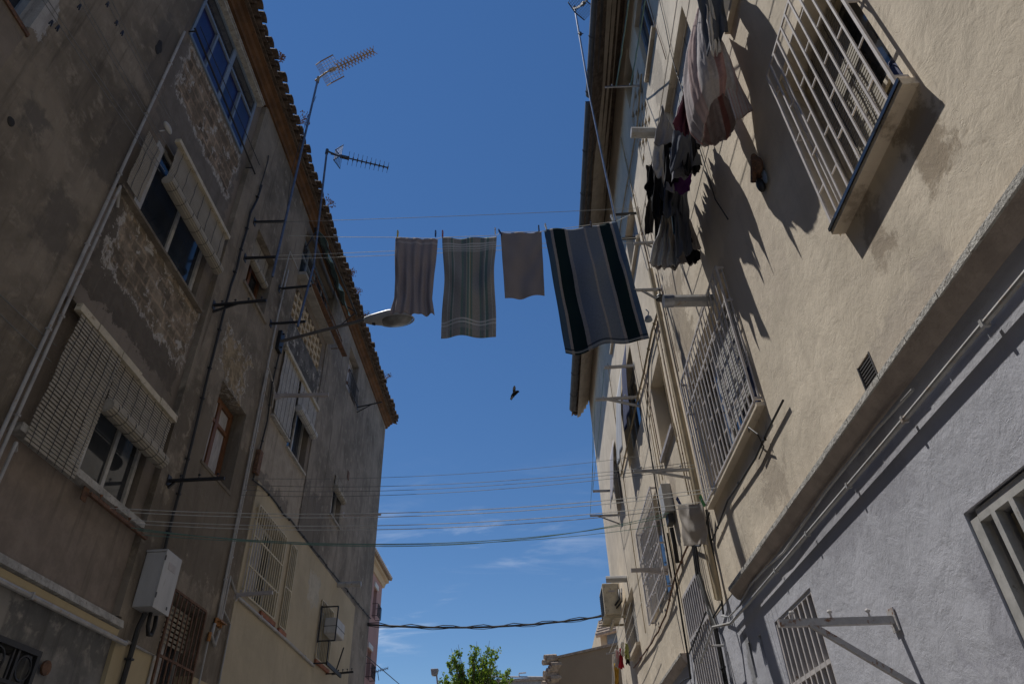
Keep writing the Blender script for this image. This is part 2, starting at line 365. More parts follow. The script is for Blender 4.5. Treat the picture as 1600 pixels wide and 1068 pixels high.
def win(side, y0, y1, z0, z1, parent, n=-.12, frame='alu', pane='glass', cols=2, t=.05, transom=None, back=.05, lab=None):
    """window frame (part) with its pane (sub-part) set n behind the facade"""
    f = MB()
    f.sb(side, y0, y0+t, z0, z1, n-.04, n); f.sb(side, y1-t, y1, z0, z1, n-.04, n)
    f.sb(side, y0+t, y1-t, z0, z0+t, n-.04, n-.002); f.sb(side, y0+t, y1-t, z1-t, z1, n-.04, n-.002)
    for k in range(1, cols):
        yc = y0+(y1-y0)*k/cols; f.sb(side, yc-t*.55, yc+t*.55, z0+t, z1-t, n-.038, n+.004)
    if transom: f.sb(side, y0+t, y1-t, transom-.022, transom+.022, n-.036, n+.002)
    fo = f.build('window', M[frame], parent)
    if lab: fo['label'] = lab
    p = MB()
    for k in range(cols):
        a = y0+t+(y1-y0-2*t)*k/cols; b = y0+t+(y1-y0-2*t)*(k+1)/cols
        p.sb(side, a, b-.001, z0+t, z1-t, n-.03-.012*(k % 2), n-.02-.012*(k % 2))
    p.build('pane', M[pane], fo)
    return fo
def blind(side, y0, y1, z0, z1, n, parent, m='slat', pitch=.026, cords=4, roll=None, lean=0, wob=.004, seed=0, rr=.055):
    rn = random.Random(seed); mb = MB(); k = int((z1-z0)/pitch)
    for i in range(k):
        zc = z1-(i+.5)*pitch; o = n+lean*(1-i/max(1, k))+wob*math.sin(i*.35+seed); dy = rn.uniform(-.004, .004)
        sag = rn.uniform(-.002, .002)
        mb.sb(side, y0+dy, y1+dy, zc-pitch*.31+sag*.5, zc+pitch*.31+sag*.5, o, o+.007)
    for c in range(cords):
        yc = y0+(y1-y0)*(c+.5)/cords
        mb.tube([w(side, yc+.006*math.sin(q*1.7+c), z1+.0-(z1-z0)*q/8, n+lean*(1-q/8)+.014) for q in range(9)], .0024, 4, mi=1)
    if roll is not None:
        for i in range(14):
            a = 2*math.pi*i/14; ro = rr*(1 if i % 2 else .96)
            c0 = w(side, y0-.01, roll+ro*math.sin(a), n+.03+ro*math.cos(a)); c1 = w(side, y1+.01, roll+ro*math.sin(a), n+.03+ro*math.cos(a))
            mb.bar(c0, c1, .022, .022)
        mb.tube([w(side, y0-.012, roll, n+.03), w(side, y1+.012, roll, n+.03)], rr*.82, 10)
        for c in range(cords):
            yc = y0+(y1-y0)*(c+.5)/cords
            mb.tube([w(side, yc, roll+(rr+.014)*math.sin(q*math.pi/5), n+.03+(rr+.014)*math.cos(q*math.pi/5)) for q in range(11)], .0035, 4, mi=1)
    return mb.build('blind', [M[m], M['black']], parent)
def grille(side, y0, y1, z0, z1, n, parent, m='grille', bars=10, rails=(), r=.009, fr=.016, ret=True, studs=False, seed=1, flat=False, top=True):
    mb = MB(); rn = random.Random(seed)
    for yy in (y0, y1): mb.sb(side, yy-fr*.7, yy+fr*.7, z0, z1, n-fr, n)
    for zz in ([z0, z1] if top else [z0])+list(rails): mb.sb(side, y0+fr*.7, y1-fr*.7, zz-fr*.6, zz+fr*.6, n-fr+.001, n-.001)
    ps = [y0+(y1-y0)*(i+1)/(bars+1) for i in range(bars)]
    for yy in ps: mb.sb(side, yy-r, yy+r, z0+fr*.6, z1-fr*.6, n-r*(1.2 if not flat else 2.5), n+.0005)
    if studs:
        allp = [y0]+ps+[y1]
        for i in range(len(allp)-1):
            ks = ((.17, .5, .83) if i % 2 else (.33, .66))
            for kf in ks:
                zc = z0+(z1-z0)*(kf+.03*((i//2) % 3-1)); mb.sb(side, allp[i]+r, allp[i+1]-r, zc-.005, zc+.005, n-.012, n-.003)
    if ret and n > .03:
        for yy in (y0, y1):
            for zz in (z0+.05, z1-.05, (z0+z1)/2): mb.sb(side, yy-.006, yy+.006, zz-.012, zz+.012, -.02, n-fr)
    return mb.build('grille', M[m], parent)
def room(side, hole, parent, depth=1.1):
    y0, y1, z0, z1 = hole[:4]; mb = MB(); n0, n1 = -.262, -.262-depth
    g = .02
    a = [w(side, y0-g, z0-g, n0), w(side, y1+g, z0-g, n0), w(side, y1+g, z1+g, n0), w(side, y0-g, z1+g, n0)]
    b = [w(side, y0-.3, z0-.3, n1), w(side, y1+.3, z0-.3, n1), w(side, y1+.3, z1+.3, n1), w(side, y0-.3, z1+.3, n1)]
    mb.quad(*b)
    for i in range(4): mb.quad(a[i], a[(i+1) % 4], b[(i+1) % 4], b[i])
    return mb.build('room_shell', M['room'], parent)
def arc(p, q, sag, k=14):
    p, q = Vector(p), Vector(q)
    return [p.lerp(q, i/k)-Vector((0, 0, sag*4*(i/k)*(1-i/k))) for i in range(k+1)]
def wobble(pts, a, seed=0):
    out = []
    for i, p in enumerate(pts):
        out.append(Vector(p)+Vector((0, noise.noise(Vector((i*.7, seed, 0)))*a, noise.noise(Vector((i*.7, seed, 5)))*a)))
    return out
def dense(pts, step=.35):
    out = []
    for a, b in zip(pts[:-1], pts[1:]):
        a, b = Vector(a), Vector(b); k = max(1, int((b-a).length/step))
        out += [a.lerp(b, i/k) for i in range(k)]
    return out+[Vector(pts[-1])]
def pipe_run(name, side, pts, r, m, parent, clips=1.1, wob=0, lab=None, seed=0):
    """pts (y,z,n); wall clips included"""
    P = [w(side, *p) for p in pts]
    mb = MB()
    mb.tube(wobble(dense(P), wob, seed) if wob else P, r, 8)
    for a, b in zip(P[:-1], P[1:]):
        L_ = (b-a).length
        for i in range(1, int(L_/clips)+1):
            c = a.lerp(b, i*clips/L_-.3*clips/L_); d = (b-a).normalized()
            mb.bar(c-d*.009, c+d*.009, r*2.5, r*2.4, mi=0)
    o = mb.build(name, M[m], parent, smooth=False)
    if lab: o['label'] = lab
    return o
# ================================================================ SETTING
g = MB(); g.quad(Vector((-400, -400, GZ)), Vector((400, -400, GZ)), Vector((400, 400, GZ)), Vector((-400, 400, GZ)))
struct(g.build('ground', M['ground'], loc=(0, 0, GZ)))
# ================================================================ LEFT BUILDING
LB = thing('apartment_building', 'shaded grey-brown apartment block with peeling render and ochre tiled eaves', 'building', (XL, 8.5, GZ))
YE = 16.85
bayA = [(5.36, 6.30, 2.77, 3.90), (4.84, 6.28, 5.46, 6.64), (4.47, 6.30, 8.28, 9.50)]
holesL = [(3.9, 5.5, .2, 1.36), (7.36, 8.24, .95, 2.38), (7.30, 8.18, 3.88, 5.02), (7.22, 8.02, 6.62, 7.70),
          (9.88, 10.84, 5.44, 6.70), (9.00, 11.0, 8.42, 9.50), (12.66, 13.34, 5.45, 6.28), (12.62, 13.5, 8.38, 9.45),
          (9.12, 10.38, 2.90, 4.08), (10.70, 11.0, 2.88, 4.12), (12.76, 13.6, 2.86, 3.84), (0.9, 2.78, 5.46, 6.7), (9.05, 10.8, 7.5, 8.16)]
ztop = 9.78
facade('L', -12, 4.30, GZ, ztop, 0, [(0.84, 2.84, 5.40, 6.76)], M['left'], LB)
facade('L', 4.30, 6.56, 1.86, 10.0, -.07, bayA, M['bay'], LB)
facade('L', 3.0, 6.56, GZ, 1.70, .0, holesL[:1], M['dado'], LB) if False else None
facade('L', 4.30, 6.56, GZ, 1.86, -.03, holesL[:1], M['dado'], LB)
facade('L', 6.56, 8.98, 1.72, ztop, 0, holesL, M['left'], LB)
facade('L', 6.56, 8.98, GZ, 1.72, .012, holesL, M['yellow2'], LB)
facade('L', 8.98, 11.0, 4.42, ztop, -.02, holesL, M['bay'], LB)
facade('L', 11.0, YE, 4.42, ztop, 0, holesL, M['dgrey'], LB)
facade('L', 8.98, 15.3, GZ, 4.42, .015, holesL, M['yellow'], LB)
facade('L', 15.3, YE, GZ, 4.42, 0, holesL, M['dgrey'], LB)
e = MB(); e.bx(XL-8, XL-.26, YE-.26, YE, GZ, 9.7); e.bx(XL-8, XL-.3, -12, -11.7, GZ, 9.7); e.bx(XL-8.2, XL-8, -12, YE, GZ, 9.9)
e.build('end_wall', M['dgrey'], LB)
e = MB(); e.bx(XL-.07-.002, XL+.004, 6.50, 6.56, 1.9, 9.7); e.build('corner_strip', M['left'], LB)
# bay extra: paler infill beside the windows of the middle storey, first bay of the neighbour at the picture's corner
for q in ((5.205, 5.355, 2.77, 3.88), (4.70, 4.838, 5.46, 6.5)):
    e = MB(); e.sb('L', *q, -.075, -.055); e.build('infill_panel', M['alu'], LB)['label'] = 'pale painted panel beside the window'
e = MB(); e.sb('L', .84, 2.84, 4.2, 5.40, -.075, .004); e.build('wall', M['bay'], LB)
e = MB(); e.sb('L', .8, 2.86, 5.38, 5.42, -.1, .02); e.build('sill', M['rust'], LB)
win('L', .84, 2.84, 5.44, 6.76, LB, n=-.16, frame='lblue', pane='glassb', cols=3)
room('L', (.84, 2.84, 5.44, 6.76), LB)
# --- cornice + roof
cor = MB()
prof = [(XL-.05, 9.74), (XL+.03, 9.74), (XL+.045, 9.79), (XL+.085, 9.81), (XL+.11, 9.86), (XL+.165, 9.875), (XL+.165, 9.915), (XL-.1, 9.935)]
cor.extr(prof, -12, YE+.12)
cor.build('cornice', M['orange'], LB)
rf = MB()
rr_ = random.Random(3)
slope = .30
yy = -2.0; k = 0
while yy < YE+.25:
    for c in range(5):
        xo = XL+.33-c*.34; zo = 9.945+c*.34*slope
        jx = rr_.uniform(-.03, .03); jz = rr_.uniform(-.008, .008); jr = rr_.uniform(-.03, .03)
        # cover tile: tapered half tube
        r0, r1 = .088, .07; n = 6; Ln = .44; L0 = len(rf.v)
        for ring, (xx, zz, rad) in enumerate(((xo+jx, zo+jz, r0), (xo-Ln+jx, zo+Ln*slope+jz+.01, r1))):
            for off in (0, -.016):
                for j in range(n+1):
                    a = math.pi*j/n
                    rf.v.append(Vector((xx, yy+(rad+off)*math.cos(a)+jr*ring, zz+(rad+off)*math.sin(a)*.9+.045)))
        q = n+1
        for j in range(n):
            rf.f.append((L0+j, L0+j+1, L0+2*q+j+1, L0+2*q+j)); rf.m.append(0)
            rf.f.append((L0+q+j, L0+q+j+1, L0+3*q+j+1, L0+3*q+j)); rf.m.append(0)
            rf.f.append((L0+j, L0+j+1, L0+q+j+1, L0+q+j)); rf.m.append(0)
        # channel tile under
        L0 = len(rf.v)
        for xx, zz in ((xo+jx*.5-.05, zo), (xo-Ln, zo+Ln*slope)):
            for off in (0, -.016):
                for j in range(n+1):
                    a = math.pi+math.pi*j/n
                    rf.v.append(Vector((xx, yy+.1+(.085+off)*math.cos(a), zz+(.085+off)*math.sin(a)*.7+.055)))
        for j in range(n):
            rf.f.append((L0+j, L0+j+1, L0+2*q+j+1, L0+2*q+j)); rf.m.append(0)
            rf.f.append((L0+q+j, L0+q+j+1, L0+3*q+j+1, L0+3*q+j)); rf.m.append(0)
            rf.f.append((L0+j, L0+j+1, L0+q+j+1, L0+q+j)); rf.m.append(0)
    yy += .2+rr_.uniform(-.008, .008)
rf.hexa([(XL-4.2, -12, 11.25), (XL+.2, -12, 9.93), (XL+.2, YE+.1, 9.93), (XL-4.2, YE+.1, 11.25), (XL-4.2, -12, 11.29), (XL+.2, -12, 9.96), (XL+.2, YE+.1, 9.96), (XL-4.2, YE+.1, 11.29)])
rf.hexa([(XL-8.2, -12, 9.9), (XL-4.2, -12, 11.25), (XL-4.2, YE+.1, 11.25), (XL-8.2, YE+.1, 9.9), (XL-8.2, -12, 9.96), (XL-4.2, -12, 11.29), (XL-4.2, YE+.1, 11.29), (XL-8.2, YE+.1, 9.96)])
rf.build('roof', M['tile'], LB)
for i, (yw, hh) in enumerate([(7.1, .3), (9.0, .34), (10.9, .2), (11.6, .26), (12.3, .22), (15.0, .3), (5.9, .2)]):
    mb = MB(); rn = random.Random(i)
    base = Vector((XL+.26, yw, 10.04))
    for s in range(9):
        d = Vector((rn.uniform(-.2, .6), rn.uniform(-.5, .5), 1)).normalized(); L_ = hh*rn.uniform(.5, 1)
        pts = [base+d*L_*t+Vector((.06*t*t, 0, -.05*t*t)) for t in (0, .4, .75, 1)]
        mb.tube(pts, .0035, 3)
        for q in range(6): mb.ell(pts[-1]+Vector([rn.uniform(-.04, .04) for _ in range(3)]), .011, .011, .009, 5, 3)
    tag(mb.build('roof_weed', M['weed']), ['tall dry weed in the tiles above the two antenna masts', 'bushy dry weed at the tile edge beside the dark antenna', 'short dry weed over the green awning', 'dry weed just past the green awning', 'small dry weed above the street lamp bracket', 'dry weed near the far end of the tiled eaves', 'low dry weed on the near stretch of tiled eaves'][i], 'weed', 'dry weeds growing on the tiled eaves')
# --- bay A windows
room('L', bayA[0], LB); room('L', bayA[1], LB); room('L', bayA[2], LB)
f = win('L', 5.38, 6.28, 2.77, 3.88, LB, n=-.13, frame='alu', pane='glass', cols=2, t=.045)
blind('L', 4.50, 5.19, 2.62, 3.86, .04, f, m='slat', pitch=.033, cords=6, seed=1, lean=.03, wob=.006)
blind('L', 5.22, 6.34, 3.42, 3.86, .05, f, m='slat', pitch=.028, cords=7, roll=3.38, seed=2, rr=.06)
mb = MB(); rn = random.Random(5); yq = 4.45
for ln in (.30, .42, .38, .44, .40):
    mb.sb('L', yq, yq+ln-.012, 3.865, 3.935+rn.uniform(-.006, .006), .035, .085+rn.uniform(-.01, .01)); yq += ln
mb.build('blind_box', M['cream'], f)
mb = MB(); mb.sb('L', 4.44, 6.44, 2.70, 2.765, -.09, .035); mb.build('sill', M['chalk'], f)
mb = MB(); mb.sb('L', 4.40, 6.46, 3.94, 3.975, -.09, .03); mb.build('lintel', M['left'], f)
f = win('L', 4.86, 6.26, 5.48, 6.64, LB, n=-.13, frame='alu', pane='glassb', cols=2, t=.045)
blind('L', 4.42, 4.69, 5.44, 6.28, .02, f, m='slat', pitch=.028, cords=2, seed=3)
blind('L', 4.90, 6.36, 6.12, 6.64, .04, f, m='slat', pitch=.028, cords=7, roll=6.06, seed=4, rr=.055)
mb = MB(); mb.sb('L', 4.84, 6.40, 6.645, 6.70, .02, .08); mb.build('blind_box', M['cream'], f)
mb = MB(); mb.sb('L', 4.42, 6.42, 5.42, 5.452, -.09, .0); mb.build('sill', M['left'], f)
mb = MB(); mb.ell(w('L', 4.62, 6.60, .05), .03, .085, .045, 12, 6); mb.tube([w('L', 4.55, 6.45, .03), w('L', 4.62, 6.56, .03)], .008, 5)
mb.build('extractor_cover', M['box'], f, smooth=True)
# blue window
f = MB(); n = -.05
for a, b in ((4.47, 4.515), (4.93, 4.965), (5.36, 5.44), (5.81, 5.845), (6.25, 6.30)): f.sb('L', a, b, 8.33, 9.46 if a in (4.47, 5.36, 6.25) else 9.08, n-.04, n)
for c, d in ((8.28, 8.328), (9.085, 9.13), (9.46, 9.50)): f.sb('L', 4.47, 6.30, c, d, n-.038, n+.002)
f = f.build('window', M['lblue'], LB); f['label'] = 'pale blue window with deep blue panes'
for a, b, o in ((4.515, 4.93, -.04), (4.965, 5.36, -.02), (5.44, 5.81, -.04), (5.845, 6.25, -.02)):
    p = MB(); p.sb('L', a, b, 8.33, 9.083, n+o-.012, n+o); p.build('pane', M['blue'], f)
p = MB(); p.sb('L', 4.515, 5.36, 9.13, 9.46, n-.03, n-.02); p.sb('L', 5.44, 6.25, 9.13, 9.46, n-.03, n-.02); p.build('pane', M['glass'], f)
p = MB(); p.sb('L', 4.42, 6.36, 9.505, 9.54, -.07, .03); p.sb('L', 4.42, 6.36, 9.545, 9.56, -.07, .05); p.build('lintel', M['chalk'], f)
p = MB(); p.tube([w('L', 4.40, 8.28, .04), w('L', 6.62, 8.22, .05)], .013, 6); p.tube([w('L', 4.46, 8.42, .05), w('L', 6.60, 8.40, .09)], .006, 5)
p.tube([w('L', 4.44, 8.28, -.05), w('L', 4.44, 8.28, .05)], .01, 5); p.tube([w('L', 6.5, 8.22, -.05), w('L', 6.5, 8.22, .06)], .01, 5)
p.build('sill_rail', M['black'], f)
# --- ground floor black grille, ledge, pipes
room('L', holesL[0], LB)
f = win('L', 3.92, 5.48, .2, 1.34, LB, n=-.15, frame='alu', pane='glass', cols=2)
gr = MB(); n = .03
for yb in [4.05+.13*i for i in range(12)]: gr.sb('L', yb-.008, yb+.008, .2, 1.12, n-.016, n)
gr.sb('L', 3.9, 5.56, 1.11, 1.135, n-.02, n+.004); gr.sb('L', 3.9, 5.56, 1.34, 1.38, n-.03, n+.01); gr.sb('L', 5.52, 5.56, .2, 1.34, n-.03, n+.008); gr.sb('L', 5.30, 5.325, .2, 1.34, n-.02, n+.002)
for yc in (5.42, 5.10, 4.78, 4.46, 4.14):
    gr.tube([w('L', yc+.085*math.cos(a*math.pi/9), 1.235+.085*math.sin(a*math.pi/9), n-.008) for a in range(19)], .009, 5)
for yb in (5.26, 4.94, 4.62, 4.30): gr.sb('L', yb-.008, yb+.008, 1.135, 1.34, n-.016, n)
gr.build('grille', M['black'], f)
mb = MB(); mb.extr([(XL-.05, 1.86), (XL+.035, 1.865), (XL+.05, 1.80), (XL-.05, 1.79)], 0, 6.55); mb.build('ledge', M['chalk'], LB)
mb = MB(); mb.extr([(XL-.05, 1.785), (XL+.02, 1.785), (XL+.012, 1.71), (XL-.05, 1.70)], 0, 6.545); mb.build('ledge', M['yellow2'], LB)
mb = MB(); mb.tube([w('L', 5.70, 1.295, .0), w('L', 5.70, 1.295, .02)], .055, 12)
mb.build('vent_pipe', M['rust'], LB)
pipe_run('gas_pipe', 'L', [(0, 1.69, .05), (6.66, 1.69, .05)], .022, 'pipew', LB, 1.4)
pipe_run('gas_pipe', 'L', [(6.70, 1.72, .03), (7.28, 1.72, .03), (7.30, GZ, .03)], .016, 'pipew', LB, 1.4)
pipe_run('gas_pipe', 'L', [(4.29, 8.0, .03), (4.29, 2.3, .03), (4.29, 1.0, .03)], .0145, 'pipew', LB, .95)
pipe_run('gas_pipe', 'L', [(4.52, 5.22, -.04), (4.36, 5.34, .03), (4.36, 1.0, .03)], .0145, 'pipew', LB, .95)
pipe_run('gas_pipe', 'L', [(4.55, 2.58, -.02), (4.46, 2.60, .03), (4.45, 2.0, .03)], .014, 'pipew', LB, .95)
# --- narrow bay: brown windows
room('L', holesL[2], LB); room('L', holesL[3], LB); room('L', holesL[1], LB)
f = win('L', 7.32, 8.16, 3.89, 5.0, LB, n=-.17, frame='wood', pane='curtain', cols=2, t=.075, transom=4.66, lab='brown wooden window with lace curtain')
mb = MB(); mb.sb('L', 7.26, 8.22, 3.84, 3.878, -.12, .012); mb.build('sill', M['left'], f)
f = win('L', 7.24, 8.0, 6.63, 7.68, LB, n=-.17, frame='wood', pane='glass', cols=2, t=.06, transom=7.3, lab='brown wooden window under a cream blind')
blind('L', 7.26, 7.98, 7.28, 7.66, -.10, f, m='slat', roll=7.22, cords=3, seed=8, rr=.04)
mb = MB(); mb.sb('L', 7.16, 8.12, 6.57, 6.618, -.12, .03); mb.build('sill', M['left'], f)
f = win('L', 7.38, 8.22, .97, 2.36, LB, n=-.17, frame='alu', pane='glass', cols=2)
blind('L', 7.40, 8.20, 1.9, 2.34, -.14, f, m='slat', pitch=.05, cords=2, seed=9)
grille('L', 7.37, 8.23, .95, 2.40, .03, f, m='rust', bars=7, rails=(1.75,), r=.009, fr=.02, ret=True)
# long black cable with clips, meter box
pipe_run('cable', 'L', [(6.92, 8.32, .03), (6.84, 7.6, .03), (6.83, 6.2, .03), (6.84, 5.2, .03), (6.9, 4.0, .03), (6.93, 2.62, .03)], .016, 'cable', LB, .42, wob=.05)
pipe_run('cable', 'L', [(6.90, 9.0, .02), (6.91, 8.9, .02), (6.93, 8.5, .03), (6.88, 8.2, .03)], .008, 'cable', LB, .42, wob=.05)
mt = thing('meter_box', 'grey metal meter box hanging beside the black wall cable', 'meter box', w('L', 6.82, 2.02, .0))
mb = MB(); mb.sb('L', 6.66, 6.98, 2.02, 2.55, .005, .20); bevel(mb.build('box', M['box'], mt), .008)
mb = MB(); mb.sb('L', 6.65, 6.99, 2.01, 2.565, .203, .218); mb.sb('L', 6.655, 6.985, 2.552, 2.575, .0, .215); bevel(mb.build('door', M['box'], mt), .004)
mb = MB(); mb.sb('L', 6.9, 6.92, 2.05, 2.08, .219, .222); mb.build('lock', M['black'], mt)
for zz in (2.10, 2.46):
    mb = MB(); mb.tube([w('L', 6.655, zz, .215), w('L', 6.655, zz+.05, .215)], .007, 6); mb.build('hinge', M['gutter'], mt)
mb = MB(); mb.sb('L', 6.74, 6.90, 2.40, 2.47, .219, .2205); mb.build('plate', M['gridark'], mt)
pipe_run('cable', 'L', [(6.80, 2.0, .08), (6.78, 1.85, .06), (6.80, 1.2, .04), (6.82, GZ, .04)], .026, 'cable', LB, .38)
mb = MB(); mb.tube([w('L', 6.86, 2.02, .10), w('L', 6.87, 1.90, .10), w('L', 6.92, 1.83, .10), w('L', 6.98, 1.84, .10), w('L', 7.0, 1.92, .10), w('L', 6.98, 2.02, .10)], .02, 8)
mb.build('cable_loop', M['cable'], mt, smooth=True)
# pipes of the narrow bay
pipe_run('gas_pipe', 'L', [(8.47, 8.0, .03), (8.44, 7.0, .03), (8.47, 5.3, .03), (8.55, 2.42, .03)], .014, 'pipew', LB, .9)
pipe_run('gas_pipe', 'L', [(8.46, 5.95, .05), (8.53, 5.6, .03), (8.60, 2.42, .03)], .014, 'pipew', LB, .9)
pipe_run('gas_pipe', 'L', [(8.46, 6.05, .03), (8.86, 5.9, .03), (8.98, 5.62, .0)], .010, 'pipew', LB, .9)
pipe_run('gas_pipe', 'L', [(8.34, 7.45, .03), (8.38, 8.34, .03), (8.9, 8.42, .0)], .010, 'pipew', LB, .9)
pipe_run('gas_pipe', 'L', [(8.98, 2.84, .0), (8.66, 2.95, .03), (8.65, 2.42, .03)], .014, 'pipew', LB, .9)
pipe_run('gas_pipe', 'L', [(8.50, 2.34, .03), (8.48, 2.2, .03), (8.62, 2.12, .03), (8.66, 2.30, .03)], .018, 'pipew', LB, .9)
pipe_run('gas_pipe', 'L', [(8.42, 2.2, .03), (8.40, GZ, .03)], .010, 'pipew', LB, .9)
pipe_run('gas_pipe', 'L', [(8.65, 2.55, .03), (8.95, 2.44, .03), (8.98, GZ, .03)], .010, 'pipew', LB, .9)
for yv in (8.52, 8.59, 8.66):
    mb = MB(); mb.tube([w('L', yv, 2.33, .03), w('L', yv, 2.41, .03)], .024, 8); mb.tube([w('L', yv, 2.37, .03), w('L', yv, 2.37, .09)], .010, 6); mb.bar(w('L', yv-.03, 2.37, .095), w('L', yv+.03, 2.37, .095), .014, .014); mb.build('valve', M['brass'], LB)
mb = MB(); mb.tube([w('L', 8.42, 2.12, .03), w('L', 8.42, 2.22, .03)], .022, 8)
mb.build('valve', M['brass'], LB)
# junction box + wandering lamp cable
mb = MB(); mb.sb('L', 8.72, 8.84, 4.42, 4.78, .0, .07); o = mb.build('junction_box', M['rust'], LB); bevel(o, .006)
pipe_run('cable', 'L', [(8.78, 6.55, .03), (8.72, 5.9, .03), (8.86, 5.3, .03), (8.78, 4.8, .03), (8.76, 4.32, .03), (9.06, 4.38, .03), (10.85, 4.42, .04), (13.6, 4.47, .04), (16.8, 4.56, .04)], .013, 'cable', LB, .5, wob=.05)
# --- bay C
room('L', holesL[4], LB)
f = win('L', 9.90, 10.82, 5.46, 6.68, LB, n=-.12, frame='alu', pane='glassb', cols=2, t=.045)
blind('L', 9.02, 9.84, 5.55, 6.72, .02, f, m='slatw', pitch=.024, cords=5, seed=11)
blind('L', 9.92, 10.90, 6.24, 6.72, .03, f, m='slatw', pitch=.024, cords=3, roll=6.18, seed=12, rr=.055)
mb = MB(); mb.sb('L', 9.0, 10.95, 6.725, 6.785, .0, .07); mb.sb('L', 9.0, 10.98, 6.82, 6.85, -.02, .03); mb.build('blind_box', M['cream'], f)
mb = MB(); mb.sb('L', 9.0, 9.86, 5.50, 5.535, -.02, .04); mb.sb('L', 9.86, 10.9, 5.40, 5.435, -.1, .02); mb.build('sill', M['chalk'], f)
# breeze-block screen
room('L', holesL[12], LB)
mb = MB(); ny = 9; cw_ = 1.75/ny
for i in range(ny+1):
    yv = 9.05+cw_*i; mb.sb('L', yv-.026, yv+.026, 7.5, 8.16, -.12, -.03)
for i in range(ny):
    for j in range(5):
        zv = 7.5+.165*j+(.08 if i % 2 else 0)
        if zv > 8.14: continue
        mb.sb('L', 9.05+cw_*i+.026, 9.05+cw_*(i+1)-.026, zv-.028, zv+.028, -.118, -.032)
mb.build('breeze_block_screen', M['lattice'], LB)
room('L', holesL[5], LB)
f = win('L', 9.02, 10.98, 8.46, 9.48, LB, n=-.10, frame='lblue', pane='glassb', cols=4, t=.05, transom=9.1, lab='blue veranda window above the breeze-block screen')
mb = MB(); mb.sb('L', 8.96, 11.04, 8.34, 8.41, -.1, .14); mb.build('sill', M['concrete'], f)
mb = MB()
for zz in (8.42, 8.60): mb.tube([w('L', 9.1, zz, .20), w('L', 11.3, zz, .20)], .012, 5)
for i in range(9): mb.tube([w('L', 9.1+.275*i, 8.42, .20), w('L', 9.1+.275*i, 8.60, .20)], .007, 5)
for yv in (9.1, 11.3): mb.tube([w('L', yv, 8.42, .0), w('L', yv, 8.42, .20)], .010, 5)
mb.bar(w('L', 9.3, 8.40, .16), w('L', 11.5, 8.36, .24), .10, .02)
mb.build('balcony_rack', M['rust'], LB)
aw = thing('awning', 'torn faded green canvas awning half folded under the tiled eaves', 'awning', w('L', 10.2, 9.0, .1))
mb = MB(); mb.uv = None
K = 22
for row in range(3):
    for i in range(K):
        pass
def sheet(mb, fn, nu, nv, uv=True):
    b = len(mb.v)
    if mb.uv is None: mb.uv = []
    for i in range(nu+1):
        for j in range(nv+1):
            mb.v.append(fn(i/nu, j/nv)); mb.uv.append((i/nu, 1-j/nv))
    for i in range(nu):
        for j in range(nv):
            mb.f.append((b+i*(nv+1)+j, b+(i+1)*(nv+1)+j, b+(i+1)*(nv+1)+j+1, b+i*(nv+1)+j+1)); mb.m.append(0)
    return mb
def awf(u, v):
    yv = 9.15+2.15*u
    return w('L', yv, 9.66-.10*v-(.34*v*v)*(.55+.45*math.sin(u*9)**2)-.10*u*v, .06+.26*v+.02*math.sin(u*31))
sheet(mb, awf, 40, 8)
solid(mb.build('canvas', M['green'], aw, smooth=True), .005)
mb = MB(); mb.tube([w('L', 9.1, 9.62, .10), w('L', 11.35, 9.62, .10)], .03, 8)
mb.tube([w('L', 9.15, 9.60, .1), w('L', 9.0, 9.0, .02)], .012, 5); mb.tube([w('L', 11.3, 9.35, .42), w('L', 11.15, 8.72, .02)], .012, 5); mb.tube([w('L', 11.3, 9.6, .1), w('L', 11.3, 9.35, .42)], .012, 5)
mb.tube([w('L', 9.12, 9.25, .34), w('L', 11.36, 9.33, .42)], .016, 6)
mb.build('frame', M['black'], aw)
# --- bay D small windows
room('L', holesL[6], LB); room('L', holesL[7], LB)
f = win('L', 12.68, 13.32, 5.46, 6.26, LB, n=-.10, frame='alu', pane='glassb', cols=2, t=.04)
blind('L', 12.66, 13.36, 6.02, 6.28, .02, f, m='slat', cords=2, roll=5.98, seed=14, rr=.05)
mb = MB(); mb.sb('L', 12.6, 13.42, 5.40, 5.44, -.1, .04); mb.build('sill', M['concrete'], f)
f = win('L', 12.64, 13.48, 8.40, 9.43, LB, n=-.14, frame='alu', pane='curtain', cols=1, t=.05, lab='small window with patterned curtain and black rail')
mb = MB()
for i in range(10): mb.tube([w('L', 12.62+.098*i, 8.40, .05), w('L', 12.62+.098*i, 8.80, .05)], .007, 5)
for zz in (8.40, 8.80): mb.tube([w('L', 12.60, zz, .05), w('L', 13.52, zz, .05)], .010, 5)
mb.build('rail', M['black'], f)
mb = MB()
for i, (a, b) in enumerate([(12.8, 9.15), (13.05, 9.05), (13.25, 9.18), (12.95, 8.88), (13.2, 8.82), (12.8, 8.7), (13.3, 8.62)]):
    mb.tube([w('L', a+.055*math.cos(t*.45), b+.055*math.sin(t*.45), -.155+.005) for t in range(10)], .009, 4)
mb.build('curtain_pattern', M['wood'], f)
mb = MB(); mb.sb('L', 13.55, 13.68, 6.62, 6.80, -.01, .012); mb.build('vent', M['rust'], LB)
